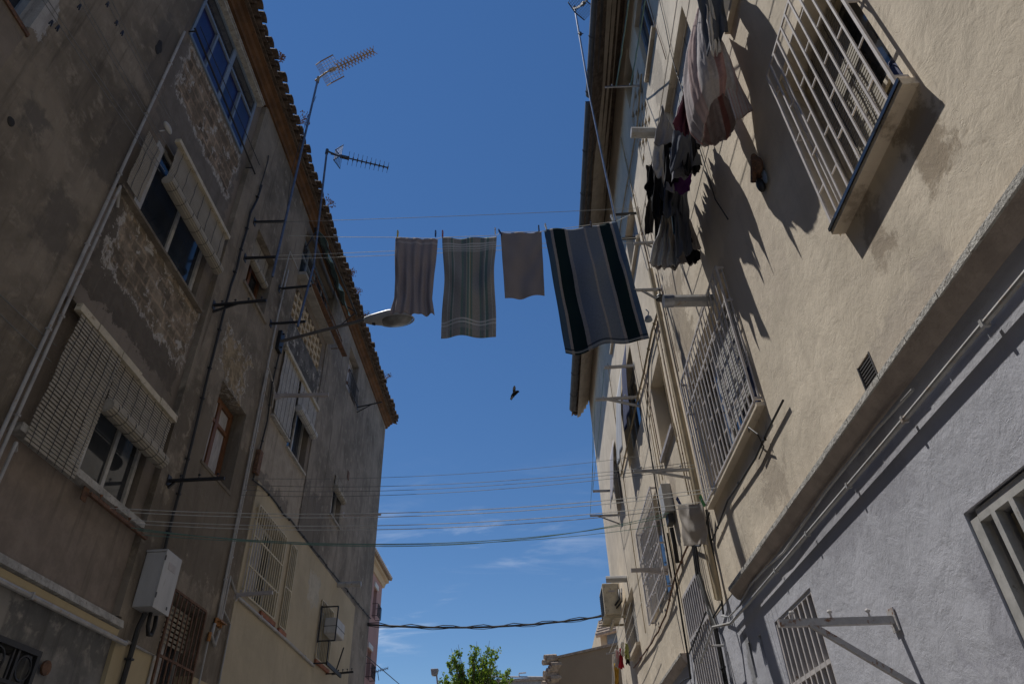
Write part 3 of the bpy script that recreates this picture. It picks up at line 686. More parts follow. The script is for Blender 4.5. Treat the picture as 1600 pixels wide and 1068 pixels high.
# --- yellow ground-floor grilles
for h in holesL[8:11]: room('L', h, LB, .8)
f = win('L', 9.14, 10.36, 2.92, 4.06, LB, n=-.14, frame='alu', pane='glass', cols=3, t=.05, lab='large window behind pale yellow bars')
p = MB(); p.sb('L', 9.2, 9.85, 2.97, 4.02, -.125, -.115); p.build('curtain', M['curtain'], f)
grille('L', 9.10, 10.38, 2.88, 4.10, .06, f, m='ygrille', bars=13, rails=(3.25, 3.66), r=.008, fr=.018)
mb = MB(); mb.sb('L', 9.86, 10.5, 2.80, 2.86, -.1, .05); mb.build('sill', M['terr'], f)
f = win('L', 10.71, 10.99, 2.90, 4.10, LB, n=-.14, frame='alu', pane='glass', cols=1, t=.04, lab='slit window behind pale yellow bars')
grille('L', 10.69, 11.0, 2.87, 4.13, .045, f, m='ygrille', bars=3, rails=(3.45,), r=.008, fr=.016)
mb = MB(); mb.sb('L', 10.68, 11.04, 2.78, 2.84, -.1, .05); mb.build('sill', M['terr'], f)
f = win('L', 12.78, 13.58, 2.88, 3.82, LB, n=-.14, frame='alu', pane='curtain', cols=2, t=.05, lab='window behind pale yellow bars and the air conditioner rack')
grille('L', 12.76, 13.6, 2.86, 3.84, .045, f, m='ygrille', bars=7, rails=(), r=.008, fr=.018)
mb = MB(); mb.sb('L', 12.76, 13.66, 2.78, 2.84, -.1, .06); mb.build('sill', M['terr'], f)
pipe_run('gas_pipe', 'L', [(8.98, 2.79, .04), (11.2, 2.76, .04), (12.7, 2.72, .04)], .02, 'pipew', LB, 1.3)
ac = thing('air_conditioner', 'small grey air conditioner in a black rack over yellow window bars', 'air conditioner', w('L', 13.1, 2.75, .1))
mb = MB(); mb.sb('L', 12.85, 13.45, 3.28, 3.55, .09, .32); bevel(mb.build('case', M['box'], ac), .02)
mb = MB(); mb.sb('L', 12.845, 13.455, 3.40, 3.408, .085, .325); mb.build('trim', M['black'], ac)
mb = MB()
for yv in (12.72, 13.58):
    mb.bar(w('L', yv, 3.1, .05), w('L', yv, 3.72, .05), .02, .02) if yv < 13 else mb.bar(w('L', yv, 2.8, .20), w('L', yv, 3.2, .30), .02, .02)
    mb.bar(w('L', yv, 2.76, .02), w('L', yv, 2.76, .26), .02, .02)
mb.bar(w('L', 12.72, 3.70, .05), w('L', 12.72, 3.70, .35), .02, .02); mb.bar(w('L', 12.72, 3.12, .06), w('L', 12.72, 3.12, .35), .02, .02); mb.bar(w('L', 12.72, 3.70, .35), w('L', 12.72, 3.12, .35), .02, .02)
mb.bar(w('L', 12.72, 2.76, .25), w('L', 13.72, 2.74, .26), .03, .06); mb.bar(w('L', 12.72, 3.12, .25), w('L', 12.72, 2.78, .25), .02, .02)
mb.build('rack', M['black'], ac)
pipe_run('drain_pipe', 'L', [(13.7, 4.40, .0), (13.72, 4.40, .48)], .055, 'pipew', LB, 9)
# clothesline brackets on the left facade
def bracket(name, label, pts, m='black', wd=.028, group=None, studs=0, extra=None, cat='bracket'):
    """pts: list of (p,q) bars"""
    mb = MB()
    for i_, (p, q) in enumerate(pts): mb.bar(p, q, wd*(.8 if i_ else 1), wd*(.85 if i_ else 1.1))
    p, q = pts[0]; p, q = Vector(p), Vector(q)
    for i in range(studs):
        c = p.lerp(q, (i+.6)/studs); mb.tube([c, c+Vector((0, 0, .05))], .006, 5); mb.ell(c+Vector((0, 0, .055)), .016, .016, .012, 6, 4)
    mb.sb('L' if p.x < 0 else 'R', p.y-.04, p.y+.04, p.z-.06, p.z+.06, 0, .008)
    o = mb.build(name, M[m]); tag(o, label, cat, group); return o
GB = 'steel arms that hold the washing lines and masts'
bracket('washing_line_bracket', 'black steel arm crossing the long black cable high on the left wall', [(w('L', 6.6, 5.69, 0), w('L', 6.6, 5.73, .66)), (w('L', 6.62, 5.6, 0), w('L', 6.62, 5.72, .3))], group=GB, studs=4)
bracket('washing_line_bracket', 'black steel arm crossing the cable between blind and brown window', [(w('L', 6.7, 3.34, 0), w('L', 6.7, 3.34, .6)), (w('L', 6.72, 3.27, .0), w('L', 6.72, 3.33, .06))], group=GB, studs=3)
bracket('washing_line_bracket', 'dark arm clamping the first blue-grey mast at its upper point', [(w('L', 7.05, 7.66, 0), w('L', 7.05, 7.64, .48))], group=GB)
bracket('washing_line_bracket', 'dark arm clamping the first blue-grey mast near its foot', [(w('L', 7.05, 6.93, 0), w('L', 7.05, 6.92, .47))], group=GB)
bracket('washing_line_bracket', 'black arm holding the second mast beside the breeze-block screen', [(w('L', 8.34, 7.47, 0), w('L', 8.34, 7.50, .52))], group=GB)
bracket('washing_line_bracket', 'black arm holding the foot of the second mast above the lamp plate', [(w('L', 8.31, 6.73, 0), w('L', 8.31, 6.74, .54))], group=GB)
bracket('washing_line_bracket', 'long pale steel arm in front of the grey-white blinds', [(w('L', 9.0, 5.85, 0), w('L', 9.0, 5.82, .84)), (w('L', 9.0, 5.80, .0), w('L', 9.0, 5.82, .1))], m='gridark', wd=.045, group=GB, studs=3)
bracket('washing_line_bracket', 'small black braced arm near the far end of the left eaves', [(w('L', 13.74, 8.5, 0), w('L', 13.74, 8.61, .57)), (w('L', 13.74, 8.36, 0), w('L', 13.74, 8.57, .35))], group=GB, wd=.022)
bracket('washing_line_bracket', 'grey toothed arm at the lower corner of the yellow window bars', [(w('L', 9.0, 2.82, 0), w('L', 9.0, 2.83, .48)), (w('L', 9.0, 2.75, 0), w('L', 9.0, 2.81, .05))], m='gridark', group=GB, studs=5, wd=.04)
bracket('washing_line_bracket', 'plain grey arm sticking out below the smallest left window', [(w('L', 13.6, 5.81, 0), w('L', 13.6, 5.78, .79))], m='gridark', group=GB, wd=.04)
bracket('washing_line_bracket', 'black toothed arm beside the air conditioner rack', [(w('L', 14.0, 2.84, 0), w('L', 14.0, 2.86, .42))], group=GB, studs=5, wd=.03)
bracket('washing_line_bracket', 'rusty flat bar with pulleys under the lowest left window sill', [(w('L', 5.45, 2.63, .05), w('L', 6.50, 2.63, .05))], m='rust', group=GB, wd=.03, studs=4)
# ---------------- street lamp
lp = thing('street_lamp', 'grey street lamp on a long arm fixed to the left wall', 'street lamp', w('L', 8.7, 6.52, 0))
mb = MB(); mb.sb('L', 8.64, 8.80, 6.50, 6.86, .0, .06); mb.tube([w('L', 8.7, 6.56, .06), w('L', 8.7, 6.56, .09)], .015, 6); mb.tube([w('L', 8.7, 6.82, .06), w('L', 8.7, 6.82, .09)], .015, 6)
bevel(mb.build('wall_plate', M['black'], lp), .005)
la, lb = w('L', 8.7, 6.68, .05), at(572, 499, Y=8.7)
mb = MB(); mb.tube([la, lb], .026, 10); mb.build('arm', M['gutter'], lp, smooth=False)
hd = (at(640, 500, Y=8.7)-lb); ang = math.atan2(hd.z, hd.x); L_ = hd.length*1.04
rot = Matrix.Rotation(-math.radians(4), 3, 'Y')
def lampshell(prof_w, zt, zb):
    mb = MB(); ks = len(prof_w); n = 16
    for i, (t, wd, ht, hb) in enumerate(prof_w):
        for j in range(n):
            a = 2*math.pi*j/n; s_ = math.sin(a)
            p = Vector((t*L_, wd*math.cos(a), (ht if s_ > 0 else hb)*s_)); mb.v.append(lb+rot @ p)
    for i in range(ks-1):
        for j in range(n):
            mb.f.append((i*n+j, i*n+(j+1) % n, (i+1)*n+(j+1) % n, (i+1)*n+j)); mb.m.append(0)
    mb.f.append(tuple(range(n))); mb.f.append(tuple((ks-1)*n+j for j in range(n))); mb.m += [0, 0]
    return mb
o = lampshell([(-.04, .045, .03, .045), (.0, .06, .04, .07), (.1, .09, .055, .10), (.3, .13, .07, .12), (.5, .165, .085, .125), (.75, .17, .08, .11), (.93, .125, .06, .08), (1.0, .05, .03, .03)], 0, 0).build('head', M['lamp'], lp, smooth=True)
mb = MB(); mb.ell(lb+rot @ Vector((L_*.66, 0, -.075)), .27, .15, .085, 18, 8, rot=rot); lens = mb.build('lens', M['lens'], lp, smooth=True)
mb = MB(); c = lb+rot @ Vector((L_*.66, 0, -.085)); mb.tube([c+rot @ Vector((.285*math.cos(t*math.pi/12), .16*math.sin(t*math.pi/12), 0)) for t in range(25)], .012, 6); mb.build('lens_rim', M['lamp'], lp, smooth=True)
mb = MB(); mb.bar(lb+rot @ Vector((L_*.14, 0, -.10)), lb+rot @ Vector((L_*.2, 0, -.118)), .05, .02); mb.build('latch', M['black'], lp)
# ---------------- antennas
def mast(pts, r=.019, m='bluepole', parent=None):
    mb = MB(); mb.tube(pts, r, 8); return mb.build('mast', M[m], parent)
def yagi(parent, p0, p1, up, n_el, el, m, refl=None, thick=.006, xel=True):
    """boom from p0 to p1, elements perpendicular in plane with 'up' cross pairs"""
    p0, p1 = Vector(p0), Vector(p1); d = (p1-p0).normalized(); s = d.cross(up).normalized(); t = s.cross(d).normalized()
    mb = MB(); mb.bar(p0-d*.12, p1, .018, .018); mb.bar(p0+d*.05, p0+d*.2, .05, .05)
    mb.build('boom', M[m], parent)
    mb = MB()
    for i in range(n_el):
        f_ = (.22+.78*(i/(n_el-1))) if n_el > 1 else 1
        c = p0.lerp(p1, f_); l = el*(1-.25*i/n_el)
        if xel:
            for sg in (-1, 1):
                mb.tube([c, c+s*sg*l*.55+t*.25*l], thick, 4); mb.tube([c, c+s*sg*l*.55-t*.25*l+d*.03], thick, 4); mb.tube([c, c+s*sg*l*.3], thick*1.8, 4)
        else:
            mb.tube([c-s*l*.8, c+s*l*.8], thick*.6, 4); mb.bar(c-s*l*.25, c+s*l*.25, .02, .02)
    mb.build('director', M[m], parent)
    mb = MB(); w_, h_ = refl
    for sg in (-1, 1):
        nrm = (t*sg*.9+d*.35).normalized()
        for q in range(6):
            a = p0-d*.05+nrm*(h_*q/5); mb.tube([a-s*w_, a+s*w_], .003, 4)
        for q in range(9):
            o_ = s*(w_*(-1+2*q/8)); mb.tube([p0-d*.05+o_, p0-d*.05+nrm*h_+o_], .003, 4)
        for sg2 in (-1, 1): mb.bar(p0-d*.05+s*w_*sg2, p0-d*.05+nrm*h_+s*w_*sg2, .016, .016)
    mb.build('reflector', M[m], parent)
a1 = thing('tv_antenna', 'yellowish television antenna with grid reflector on the taller left mast', 'antenna', w('L', 7.03, 6.5, .48), 'television antennas')
mast([w('L', 7.0, 6.5, .48), at(496, 127, X=XL+.5)], parent=a1)
top = at(497, 124, X=XL+.5); q0 = at(512, 112, X=XL+.56); q1 = at(583, 80, Y=q0.y+.25)
mb = MB(); mb.bar(top-Vector((.04, 0, .03)), q0, .03, .03); mb.tube([top-Vector((0, 0, .1)), top+Vector((0, 0, .06))], .028, 6); mb.build('clamp', M['yagi'], a1)
yagi(a1, q0, q1, Vector((0, .55, 1)), 12, .2, 'yagi', refl=(.2, .3), thick=.0065)
mb = MB(); mb.tube([at(494, 150, X=XL+.5), at(478, 190, X=XL+.45), at(455, 270, X=XL+.4), at(448, 330, X=XL+.46)], .004, 4); mb.build('aerial_cable', M['cable'], a1)
a2 = thing('tv_antenna', 'dark television antenna pointing down right on the shorter left mast', 'antenna', w('L', 8.30, 6.4, .53), 'television antennas')
mast([at(465, 510, X=XL+.53), at(490, 415, X=XL+.53), at(511, 234, X=XL+.53)], parent=a2)
top = at(511, 236, X=XL+.53); q0 = at(527, 243, X=XL+.65); q1 = at(606, 262, Y=q0.y+.35)
mb = MB(); mb.bar(top, q0, .025, .025); mb.tube([top-Vector((0, 0, .08)), top+Vector((0, 0, .04))], .03, 6); mb.build('clamp', M['yagid'], a2)
yagi(a2, q0, q1, Vector((.35, .5, 1)), 10, .17, 'yagid', refl=(.10, .36), xel=False, thick=.008)
# ================================================================ RIGHT BUILDING
RB = thing('apartment_building', 'sunlit beige apartment block with grey painted ground floor and dark gutter', 'building', (XR, 8.5, GZ))
YR = 17.25
HR = [(2.06, 3.08, 2.95, 4.45), (4.98, 6.98, 2.91, 4.44), (9.95, 12.05, 2.95, 4.40), (8.02, 8.98, 4.46, 5.65),
      (4.0, 5.36, 6.1, 7.45), (4.9, 5.62, 8.6, 9.92), (6.2, 6.8, 9.55, 10.35), (7.85, 8.8, 7.75, 8.7),
      (10.0, 12.0, 5.75, 7.2), (13.35, 14.4, 5.75, 7.1), (13.75, 15.0, 3.1, 4.12), (8.15, 9.35, 1.0, 2.62),
      (1.2, 3.09, -.3, 1.18), (5.1, 6.04, -.1, 1.46), (6.47, 6.56, 1.23, 1.48), (6.84, 6.91, 1.20, 1.50), (3.28, 3.45, 2.05, 2.23), (2.2, 3.3, 5.75, 7.0), (10.2, 12.0, 8.5, 9.7), (2.1, 3.4, 8.5, 9.7),
      (5.95, 6.8, 8.12, 9.35)]
facade('R', -12, YR, 2.0, 10.4, 0, HR, M['rb'], RB)
facade('R', -12, YR, GZ, 2.0, -.004, HR, M['rg'], RB)
mb = MB()
for k_ in range(8):
    ya, yb = -12+29.25*k_/8, -12+29.25*(k_+1)/8; zt = 11.06-.045*max(0, yb-7.1); mb.bx(XR+.001, XR+.25, ya, yb, 10.401, zt)
mb.build('wall', M['rb'], RB)
e = MB(); e.bx(XR+.26, XR+9, YR-.26, YR, GZ, 9.9); e.bx(XR+.3, XR+9, -12, -11.7, GZ, 9.9); e.bx(XR+9, XR+9.2, -12, YR, GZ, 9.9); e.build('end_wall', M['rb'], RB)
def shear(mb, s=-.05, y0=7.1):
    for i, v in enumerate(mb.v):
        v = Vector(v); v.z += s*(v.y-y0)*(1 if v.y > y0 else .0); mb.v[i] = v
    return mb
cp = [(2.03, 11.0), (1.988, 11.0), (1.975, 10.9), (1.915, 10.87), (1.90, 10.76), (1.83, 10.73), (1.815, 10.63), (1.74, 10.60), (1.725, 10.52), (1.62, 10.46), (1.62, 10.54), (2.03, 11.25)]
mb = MB(); mb.extr(cp, -12, 7.1); mb.extr(cp, 7.101, YR+.08); shear(mb, -.045).build('cornice', M['rcorn'], RB)
gy0, gy1 = at(921, 151, X=1.44), at(919.7, 163, X=1.45)
mb = MB()
def gutt(mb, ya, za, yb, zb, r=.10):
    n = 10; k = 16
    for i in range(k+1):
        y = ya+(yb-ya)*i/k; z = za+(zb-za)*i/k
        for off in (0, -.008):
            for j in range(n+1):
                a = math.pi+math.pi*j/n; mb.v.append(Vector((1.485+(r+off)*math.cos(a), y, z+(r+off)*math.sin(a)*1.05)))
    q = n+1; b = len(mb.v)-(k+1)*2*q
    for i in range(k):
        for s_ in (0, 1):
            for j in range(n):
                a0 = b+i*2*q+s_*q+j; mb.f.append((a0, a0+1, a0+2*q+1, a0+2*q)); mb.m.append(0)
    for i in (0, k):
        mb.f.append(tuple(b+i*2*q+j for j in range(q))); mb.m.append(0)
    for i in range(1, int(abs(yb-ya)/1.0)+1):
        y = ya+i*1.0; z = za+(zb-za)*(y-ya)/(yb-ya)
        mb.tube([Vector((1.485+(r+.006)*math.cos(math.pi+math.pi*j/8), y, z+(r+.006)*math.sin(math.pi+math.pi*j/8)*1.05)) for j in range(9)], .008, 4)
gutt(mb, -2, 10.42, 7.08, 10.42); mb.build('gutter', M['gutter'], RB, smooth=False)
mb = MB(); gutt(mb, 7.2, 10.42, 16.98, 10.10); mb.build('gutter', M['gutter'], RB, smooth=False)
mb = MB(); rr2 = random.Random(9); yy = 3.0
while yy < YR:
    mb.tube([(1.55+rr2.uniform(-.02, .02), yy, 10.53), (2.1, yy, 11.3)], .06, 7); yy += .19
mb.hexa([(1.46, -12, 10.52), (2.1, -12, 11.32), (2.1, YR+.1, 11.32), (1.46, YR+.1, 10.52), (1.46, -12, 10.56), (2.1, -12, 11.36), (2.1, YR+.1, 11.36), (1.46, YR+.1, 10.56)])
mb.hexa([(2.1, -12, 11.32), (6, -12, 11.7), (6, YR+.1, 11.7), (2.1, YR+.1, 11.32), (2.1, -12, 11.36), (6, -12, 11.74), (6, YR+.1, 11.74), (2.1, YR+.1, 11.36)])
mb.hexa([(6, -12, 11.7), (11.4, -12, 10.3), (11.4, YR+.1, 10.3), (6, YR+.1, 11.7), (6, -12, 11.74), (11.4, -12, 10.34), (11.4, YR+.1, 10.34), (6, YR+.1, 11.74)])
shear(mb, -.045).build('roof', M['tile'], RB)
# --- ledge (concave string course) between the beige and grey paint
def cove(y0, y1, z=1.9):
    mb = MB(); pr = [(2.03, z-.03)]
    for i in range(7):
        t = i/6; pr.append((2.0-.078*t, z-.03+.085*(1-math.cos(t*math.pi/2))))
    pr += [(1.92, z+.085), (2.03, z+.09)]
    mb.extr(pr, y0, y1); mb.build('ledge', M['cove'], RB)
    mb = MB(); rn = random.Random(int(y1)); y = y0
    while y < y1-.02:
        l = min(rn.uniform(.25, .6), y1-y); mb.bx(1.913+rn.uniform(-.003, .003), 1.93, y, y+l-.006, z+.054+rn.uniform(-.004, .003), z+.088); y += l
    mb.build('ledge_edge', M['chalk'], RB)
cove(-12, 6.84, 1.9); cove(9.72, 12.4, 1.94)
# --- windows
for h in HR[:14]+HR[17:20]: room('R', h, RB, .8)
# G1
f = win('R', 2.10, 3.05, 2.98, 4.42, RB, n=-.20, frame='cream', pane='glass', cols=2, t=.06, transom=3.5, lab='window with half lowered blind behind the big square bars')
blind('R', 2.42, 2.92, 3.30, 4.40, -.17, f, m='slat', pitch=.030, cords=2, seed=21)
grille('R', 2.045, 2.98, 2.965, 4.5, .085, f, m='grille', bars=9, rails=(), r=.0075, fr=.014, studs=True, ret=False, top=True)
for yv in (2.04, 2.976):
    mb = MB(); mb.sb('R', yv, yv+.01, 3.02, 3.035, -.02, .07); mb.sb('R', yv, yv+.01, 3.75, 3.765, -.02, .07); mb.sb('R', yv, yv+.01, 2.96, 4.5, -.03, -.015); mb.build('grille_side', M['grille'], f)
mb = MB(); mb.sb('R', 2.01, 3.02, 2.915, 2.962, -.1, .082); mb.build('sill', M['rb'], f)
mb = MB(); mb.sb('R', 2.008, 3.022, 2.94, 2.965, .083, .092); mb.build('sill_tile', M['glass'], f)
mb = MB(); mb.tube([w('R', 2.11, 2.96, -.03), w('R', 2.11, 3.2, -.03)], .035, 8); mb.ell(w('R', 2.11, 3.22, -.03), .03, .03, .04, 8, 5); mb.sb('R', 2.08, 2.09, 2.95, 3.1, -.12, -.01)
tag(mb.build('bottle', M['dark_blue'], smooth=True), 'blue bottle standing in the corner of the barred window sill', 'bottle')
# G2
f = win('R', 5.0, 6.96, 2.93, 4.42, RB, n=-.14, frame='alu', pane='glass', cols=3, t=.05, lab='wide window behind the white cage of bars')
blind('R', 5.02, 6.2, 3.3, 4.32, -.11, f, m='slatw', pitch=.042, cords=4, seed=22)
p = MB(); p.sb('R', 5.1, 5.4, 2.98, 3.5, -.10, -.09); p.build('curtain', M['dark_blue'], f)
grille('R', 4.95, 7.02, 2.93, 4.44, .08, f, m='grille', bars=17, rails=(4.02,), r=.008, fr=.018, studs=True, ret=False)
for yv in (4.955, 7.015):
    mb = MB()
    for zz in (2.96, 4.02, 4.42): mb.sb('R', yv-.008, yv+.008, zz-.012, zz+.012, -.02, .062)
    mb.sb('R', yv-.006, yv+.006, 2.95, 4.40, .015, .027)
    mb.build('grille_side', M['grille'], f)
mb = MB(); mb.sb('R', 4.92, 7.05, 2.87, 2.905, -.1, .07); mb.build('sill', M['rb'], f)
# small stair window with shutter
f = win('R', 8.04, 8.96, 4.48, 5.63, RB, n=-.2, frame='cream', pane='glassb', cols=2, t=.05, lab='deep set stair window with a grey blind')
blind('R', 8.06, 8.7, 4.5, 5.5, -.17, f, m='slatw', pitch=.04, cords=2, seed=23)
mb = MB(); mb.sb('R', 7.98, 9.02, 4.40, 4.455, -.1, .05); mb.build('sill', M['gridark'], f)
# upper windows
for h, nn, fr, pn in ((HR[4], -.12, 'cream', 'glass'), (HR[5], -.06, 'lblue', 'glassb'), (HR[7], -.15, 'alu', 'glassb'), (HR[17], -.12, 'alu', 'glass'), (HR[18], -.12, 'alu', 'glass'), (HR[19], -.12, 'alu', 'glass')):
    f = win('R', h[0]+.02, h[1]-.02, h[2]+.02, h[3]-.02, RB, n=nn, frame=fr, pane=pn, cols=2, t=.05)
    mb = MB(); mb.sb('R', h[0]-.04, h[1]+.04, h[2]-.05, h[2]-.003, -.1, .05); mb.build('sill', M['rb'], f)
    if fr != 'lblue': blind('R', h[0]+.04, h[1]-.04, h[2]+(h[3]-h[2])*.45, h[3]-.03, nn+.03, f, m='slatw', pitch=.042, cords=2, seed=30)
f = win('R', 6.22, 6.78, 9.57, 10.33, RB, n=-.2, frame='cream', pane='glass', cols=1)
mb = MB(); ny, nz_ = 5, 7
for i in range(ny+1):
    yv = 5.95+.85*i/ny; mb.sb('R', yv-.022, yv+.022, 8.12, 9.35, -.12, -.01)
for j in range(nz_+1):
    zv = 8.12+1.23*j/nz_; mb.sb('R', 5.95, 6.8, zv-.02, zv+.02, -.118, -.008)
for i in range(ny):
    for j in range(nz_):
        if (i+j) % 2: mb.sb('R', 5.95+.85*i/ny, 5.95+.85*(i+1)/ny, 8.12+1.23*j/nz_, 8.12+1.23*(j+1)/nz_, -.116, -.014)
mb.build('breeze_block_screen', M['rb'], RB); room('R', HR[20], RB, .8)
# far windows
f = win('R', 10.02, 11.98, 5.78, 7.18, RB, n=-.12, frame='alu', pane='glassb', cols=3, t=.05, lab='window with a grey and navy drape hanging outside')
mb = MB(); sheet(mb, lambda u, v: w('R', 10.1+.8*u, 7.3-1.35*v, .05+.16*v*(1-.3*v)+.015*math.sin(u*11+v*3)*v), 20, 12); solid(mb.build('drape', M['dark_blue'], f, smooth=True), .006)
mb = MB(); sheet(mb, lambda u, v: w('R', 10.95+1.0*u, 7.35-1.6*v, .05+.22*v*(1-.2*v)+.015*math.sin(u*13+v*2)*v), 20, 12); solid(mb.build('drape', M['box'], f, smooth=True), .006)
f = win('R', 13.37, 14.38, 5.77, 7.08, RB, n=-.1, frame='gridark', pane='glass', cols=2, t=.05)
mb = MB(); sheet(mb, lambda u, v: w('R', 13.35+.9*u, 7.12-1.2*v, .03+.14*v+.01*math.sin(u*12)*v), 14, 8); solid(mb.build('drape', M['gridark'], f, smooth=True), .006)
f = win('R', 9.98, 12.0, 2.98, 4.38, RB, n=-.14, frame='alu', pane='glassb', cols=3, t=.05, lab='blue reflecting window behind the far cage of bars')
grille('R', 9.85, 11.8, 2.90, 4.42, .10, f, m='grille', bars=15, rails=(3.2, 3.55, 3.9), r=.008, fr=.018, studs=True, ret=False)
for yv in (9.855, 11.795):
    mb = MB()
    for zz in (2.93, 3.2, 3.55, 3.9, 4.40): mb.sb('R', yv-.008, yv+.008, zz-.012, zz+.012, -.02, .082)
    mb.sb('R', yv-.006, yv+.006, 2.92, 4.4, .0, .012); mb.build('grille_side', M['grille'], f)
f = win('R', 13.77, 14.98, 3.12, 4.10, RB, n=-.14, frame='alu', pane='glass', cols=2, t=.05)
blind('R', 13.8, 14.9, 3.2, 4.08, -.1, f, m='slatw', pitch=.045, cords=3, seed=31)
mb = MB(); mb.sb('R', 13.7, 15.05, 3.03, 3.09, -.1, .08); mb.build('sill', M['rb'], f)
# stair lattice with white bars
f = win('R', 8.17, 9.33, 1.02, 2.60, RB, n=-.14, frame='gridark', pane='glass', cols=2, t=.05, lab='tall stair opening filled with white bars')
grille('R', 8.16, 9.34, 1.0, 2.61, .012, f, m='grille', bars=9, rails=(2.08,), r=.014, fr=.03, flat=True, ret=False)
# ground floor barred windows
f = win('R', 1.22, 3.07, -.28, 1.16, RB, n=-.2, frame='cream', pane='glass', cols=2, t=.05, lab='wide ground-floor window with cream slatted shutter')
blind('R', 1.25, 2.9, -.2, 1.06, -.15, f, m='cream', pitch=.06, cords=1, seed=33)
grille('R', 1.24, 3.05, -.28, 1.14, -.015, f, m='alu', bars=12, rails=(), r=.016, fr=.045, flat=True, ret=False)
f = win('R', 5.12, 6.02, -.08, 1.44, RB, n=-.16, frame='gridark', pane='glass', cols=2, t=.05)
grille('R', 5.115, 6.025, -.08, 1.445, -.012, f, m='grille', bars=7, rails=(.98,), r=.012, fr=.025, flat=True, ret=False)
for h in HR[14:16]:
    mb = MB(); mb.sb('R', h[0]-.02, h[1]+.02, h[2]-.02, h[3]+.02, -.20, -.19); mb.build('slot_back', M['room'], RB)
mb = MB(); mb.sb('R', 3.27, 3.46, 2.04, 2.24, -.10, -.09)
mb.build('vent_back', M['room'], RB)
mb = MB()
for i in range(8): mb.sb('R', 3.285, 3.445, 2.06+.021*i, 2.068+.021*i, -.03, -.005)
mb.sb('R', 3.275, 3.285, 2.05, 2.23, -.03, .004); mb.sb('R', 3.445, 3.455, 2.05, 2.23, -.03, .004)
mb.build('vent', M['gutter'], RB)
# --- pipes & cables
pipe_run('gas_pipe', 'R', [(1.0, 1.72, .035), (3.4, 1.72, .035), (6.55, 1.74, .04), (7.15, 1.74, .05), (7.35, 1.76, .18), (8.3, 1.62, .16)], .014, 'pipew', RB, .8)
pipe_run('gas_pipe', 'R', [(7.7, 1.66, .16), (7.7, 1.66, .02)], .012, 'pipew', RB, 3)
pipe_run('cable', 'R', [(3.0, 1.80, .03), (4.3, 1.84, .03), (5.3, 1.80, .03), (6.3, 1.85, .03), (7.2, 1.80, .04), (7.5, 1.9, .03)], .009, 'pipew', RB, 4, wob=.04)
pipe_run('downpipe', 'R', [(7.36, 6.6, .06), (7.36, 5.0, .06), (7.33, 3.5, .06), (7.34, 2.02, .06)], .036, 'copperpipe', RB, 1.6, lab='beige downpipe beside the white cage of bars')
for i, (y0, y1) in enumerate(((8.1, 7.85), (8.02, 7.8), (7.95, 7.76))):
    pipe_run('cable', 'R', [(y0, 2.9, .04), (y0-.0, 2.5, .06), (y1+.1, 2.1, .05), (y1-.02, 1.85, .05), (y1, 1.3, .05), (y1+.02, GZ, .05)], .014+.004*(i == 1), 'cable', RB, .55, wob=.04, seed=i)
pipe_run('cable', 'R', [(7.24, 2.95, .03), (7.30, 2.6, .03), (7.36, 2.1, .03), (7.42, 1.9, .03)], .011, 'cable', RB, 1.4, wob=.02)
pipe_run('cable', 'R', [(8.30, 2.97, .03), (9.5, 2.93, .03), (10.6, 2.72, .03), (12.2, 2.72, .03), (14.8, 2.86, .03)], .013, 'rust', RB, .9, wob=.03)
pipe_run('cable', 'R', [(9.35, 3.5, .05), (9.42, 3.1, .03), (9.50, 2.6, .03), (9.52, 2.0, .03), (9.6, 1.7, .03)], .013, 'cable', RB, .9, wob=.04)
pipe_run('cable', 'R', [(4.5, 2.66, .03), (5.4, 2.62, .03), (6.4, 2.70, .03), (7.25, 2.60, .03)], .009, 'cable', RB, .8, wob=.05)
pipe_run('cable', 'R', [(7.45, 5.95, .03), (8.1, 6.05, .03), (9.2, 6.02, .03), (9.95, 6.07, .03), (13, 6.1, .03)], .018, 'copperpipe', RB, .6)
pipe_run('cable', 'R', [(7.5, 5.86, .03), (8.6, 5.92, .03), (9.6, 5.35, .03), (9.7, 4.4, .03), (9.72, 3.0, .03)], .010, 'cable', RB, .6, wob=.03)
pipe_run('cable', 'R', [(9.12, 10.0, .03), (9.15, 8.6, .03), (9.2, 7.0, .03), (9.18, 5.9, .03), (9.15, 4.2, .03)], .008, 'copperpipe', RB, .9)
pipe_run('cable', 'R', [(7.6, 9.9, .03), (7.55, 8.1, .03), (7.5, 6.9, .03), (7.5, 5.95, .03)], .012, 'copperpipe', RB, .9)
pipe_run('cable', 'R', [(5.75, 8.9, .03), (6.5, 8.75, .03), (8.6, 9.05, .03), (12, 9.0, .03)], .013, 'copperpipe', RB, .8, wob=.02)
pipe_run('cable', 'R', [(4.2, 10.4, .02), (4.45, 8.4, .02), (4.6, 7.6, .02), (4.62, 5.0, .02), (4.5, 4.6, .02)], .006, 'cable', RB, .9, wob=.05)
pipe_run('cable', 'R', [(4.75, 10.4, .02), (4.8, 8.8, .02), (4.8, 7.7, .02)], .006, 'rust', RB, 1.2, wob=.04)
pipe_run('duct', 'R', [(5.44, 4.42, .0), (5.44, 4.44, .46)], .062, 'pipew', RB, 9)
mb = MB(); mb.tube([w('R', 5.44, 4.44, .40), w('R', 5.44, 4.441, .50)], .068, 12); mb.build('duct_cap', M['steel'], RB)
pipe_run('duct', 'R', [(5.9, 7.75, .0), (5.9, 7.78, .32)], .075, 'pipew', RB, 9)
pipe_run('duct', 'R', [(14.35, 4.45, .0), (14.4, 4.47, .42)], .07, 'pipew', RB, 9)
mb = MB(); mb.sb('R', 8.86, 9.12, 3.62, 4.02, .0, .13); o = mb.build('meter_box', M['box']); bevel(o, .01); tag(o, 'pale meter box on the sunlit wall left of the hanging white cloth', 'meter box')
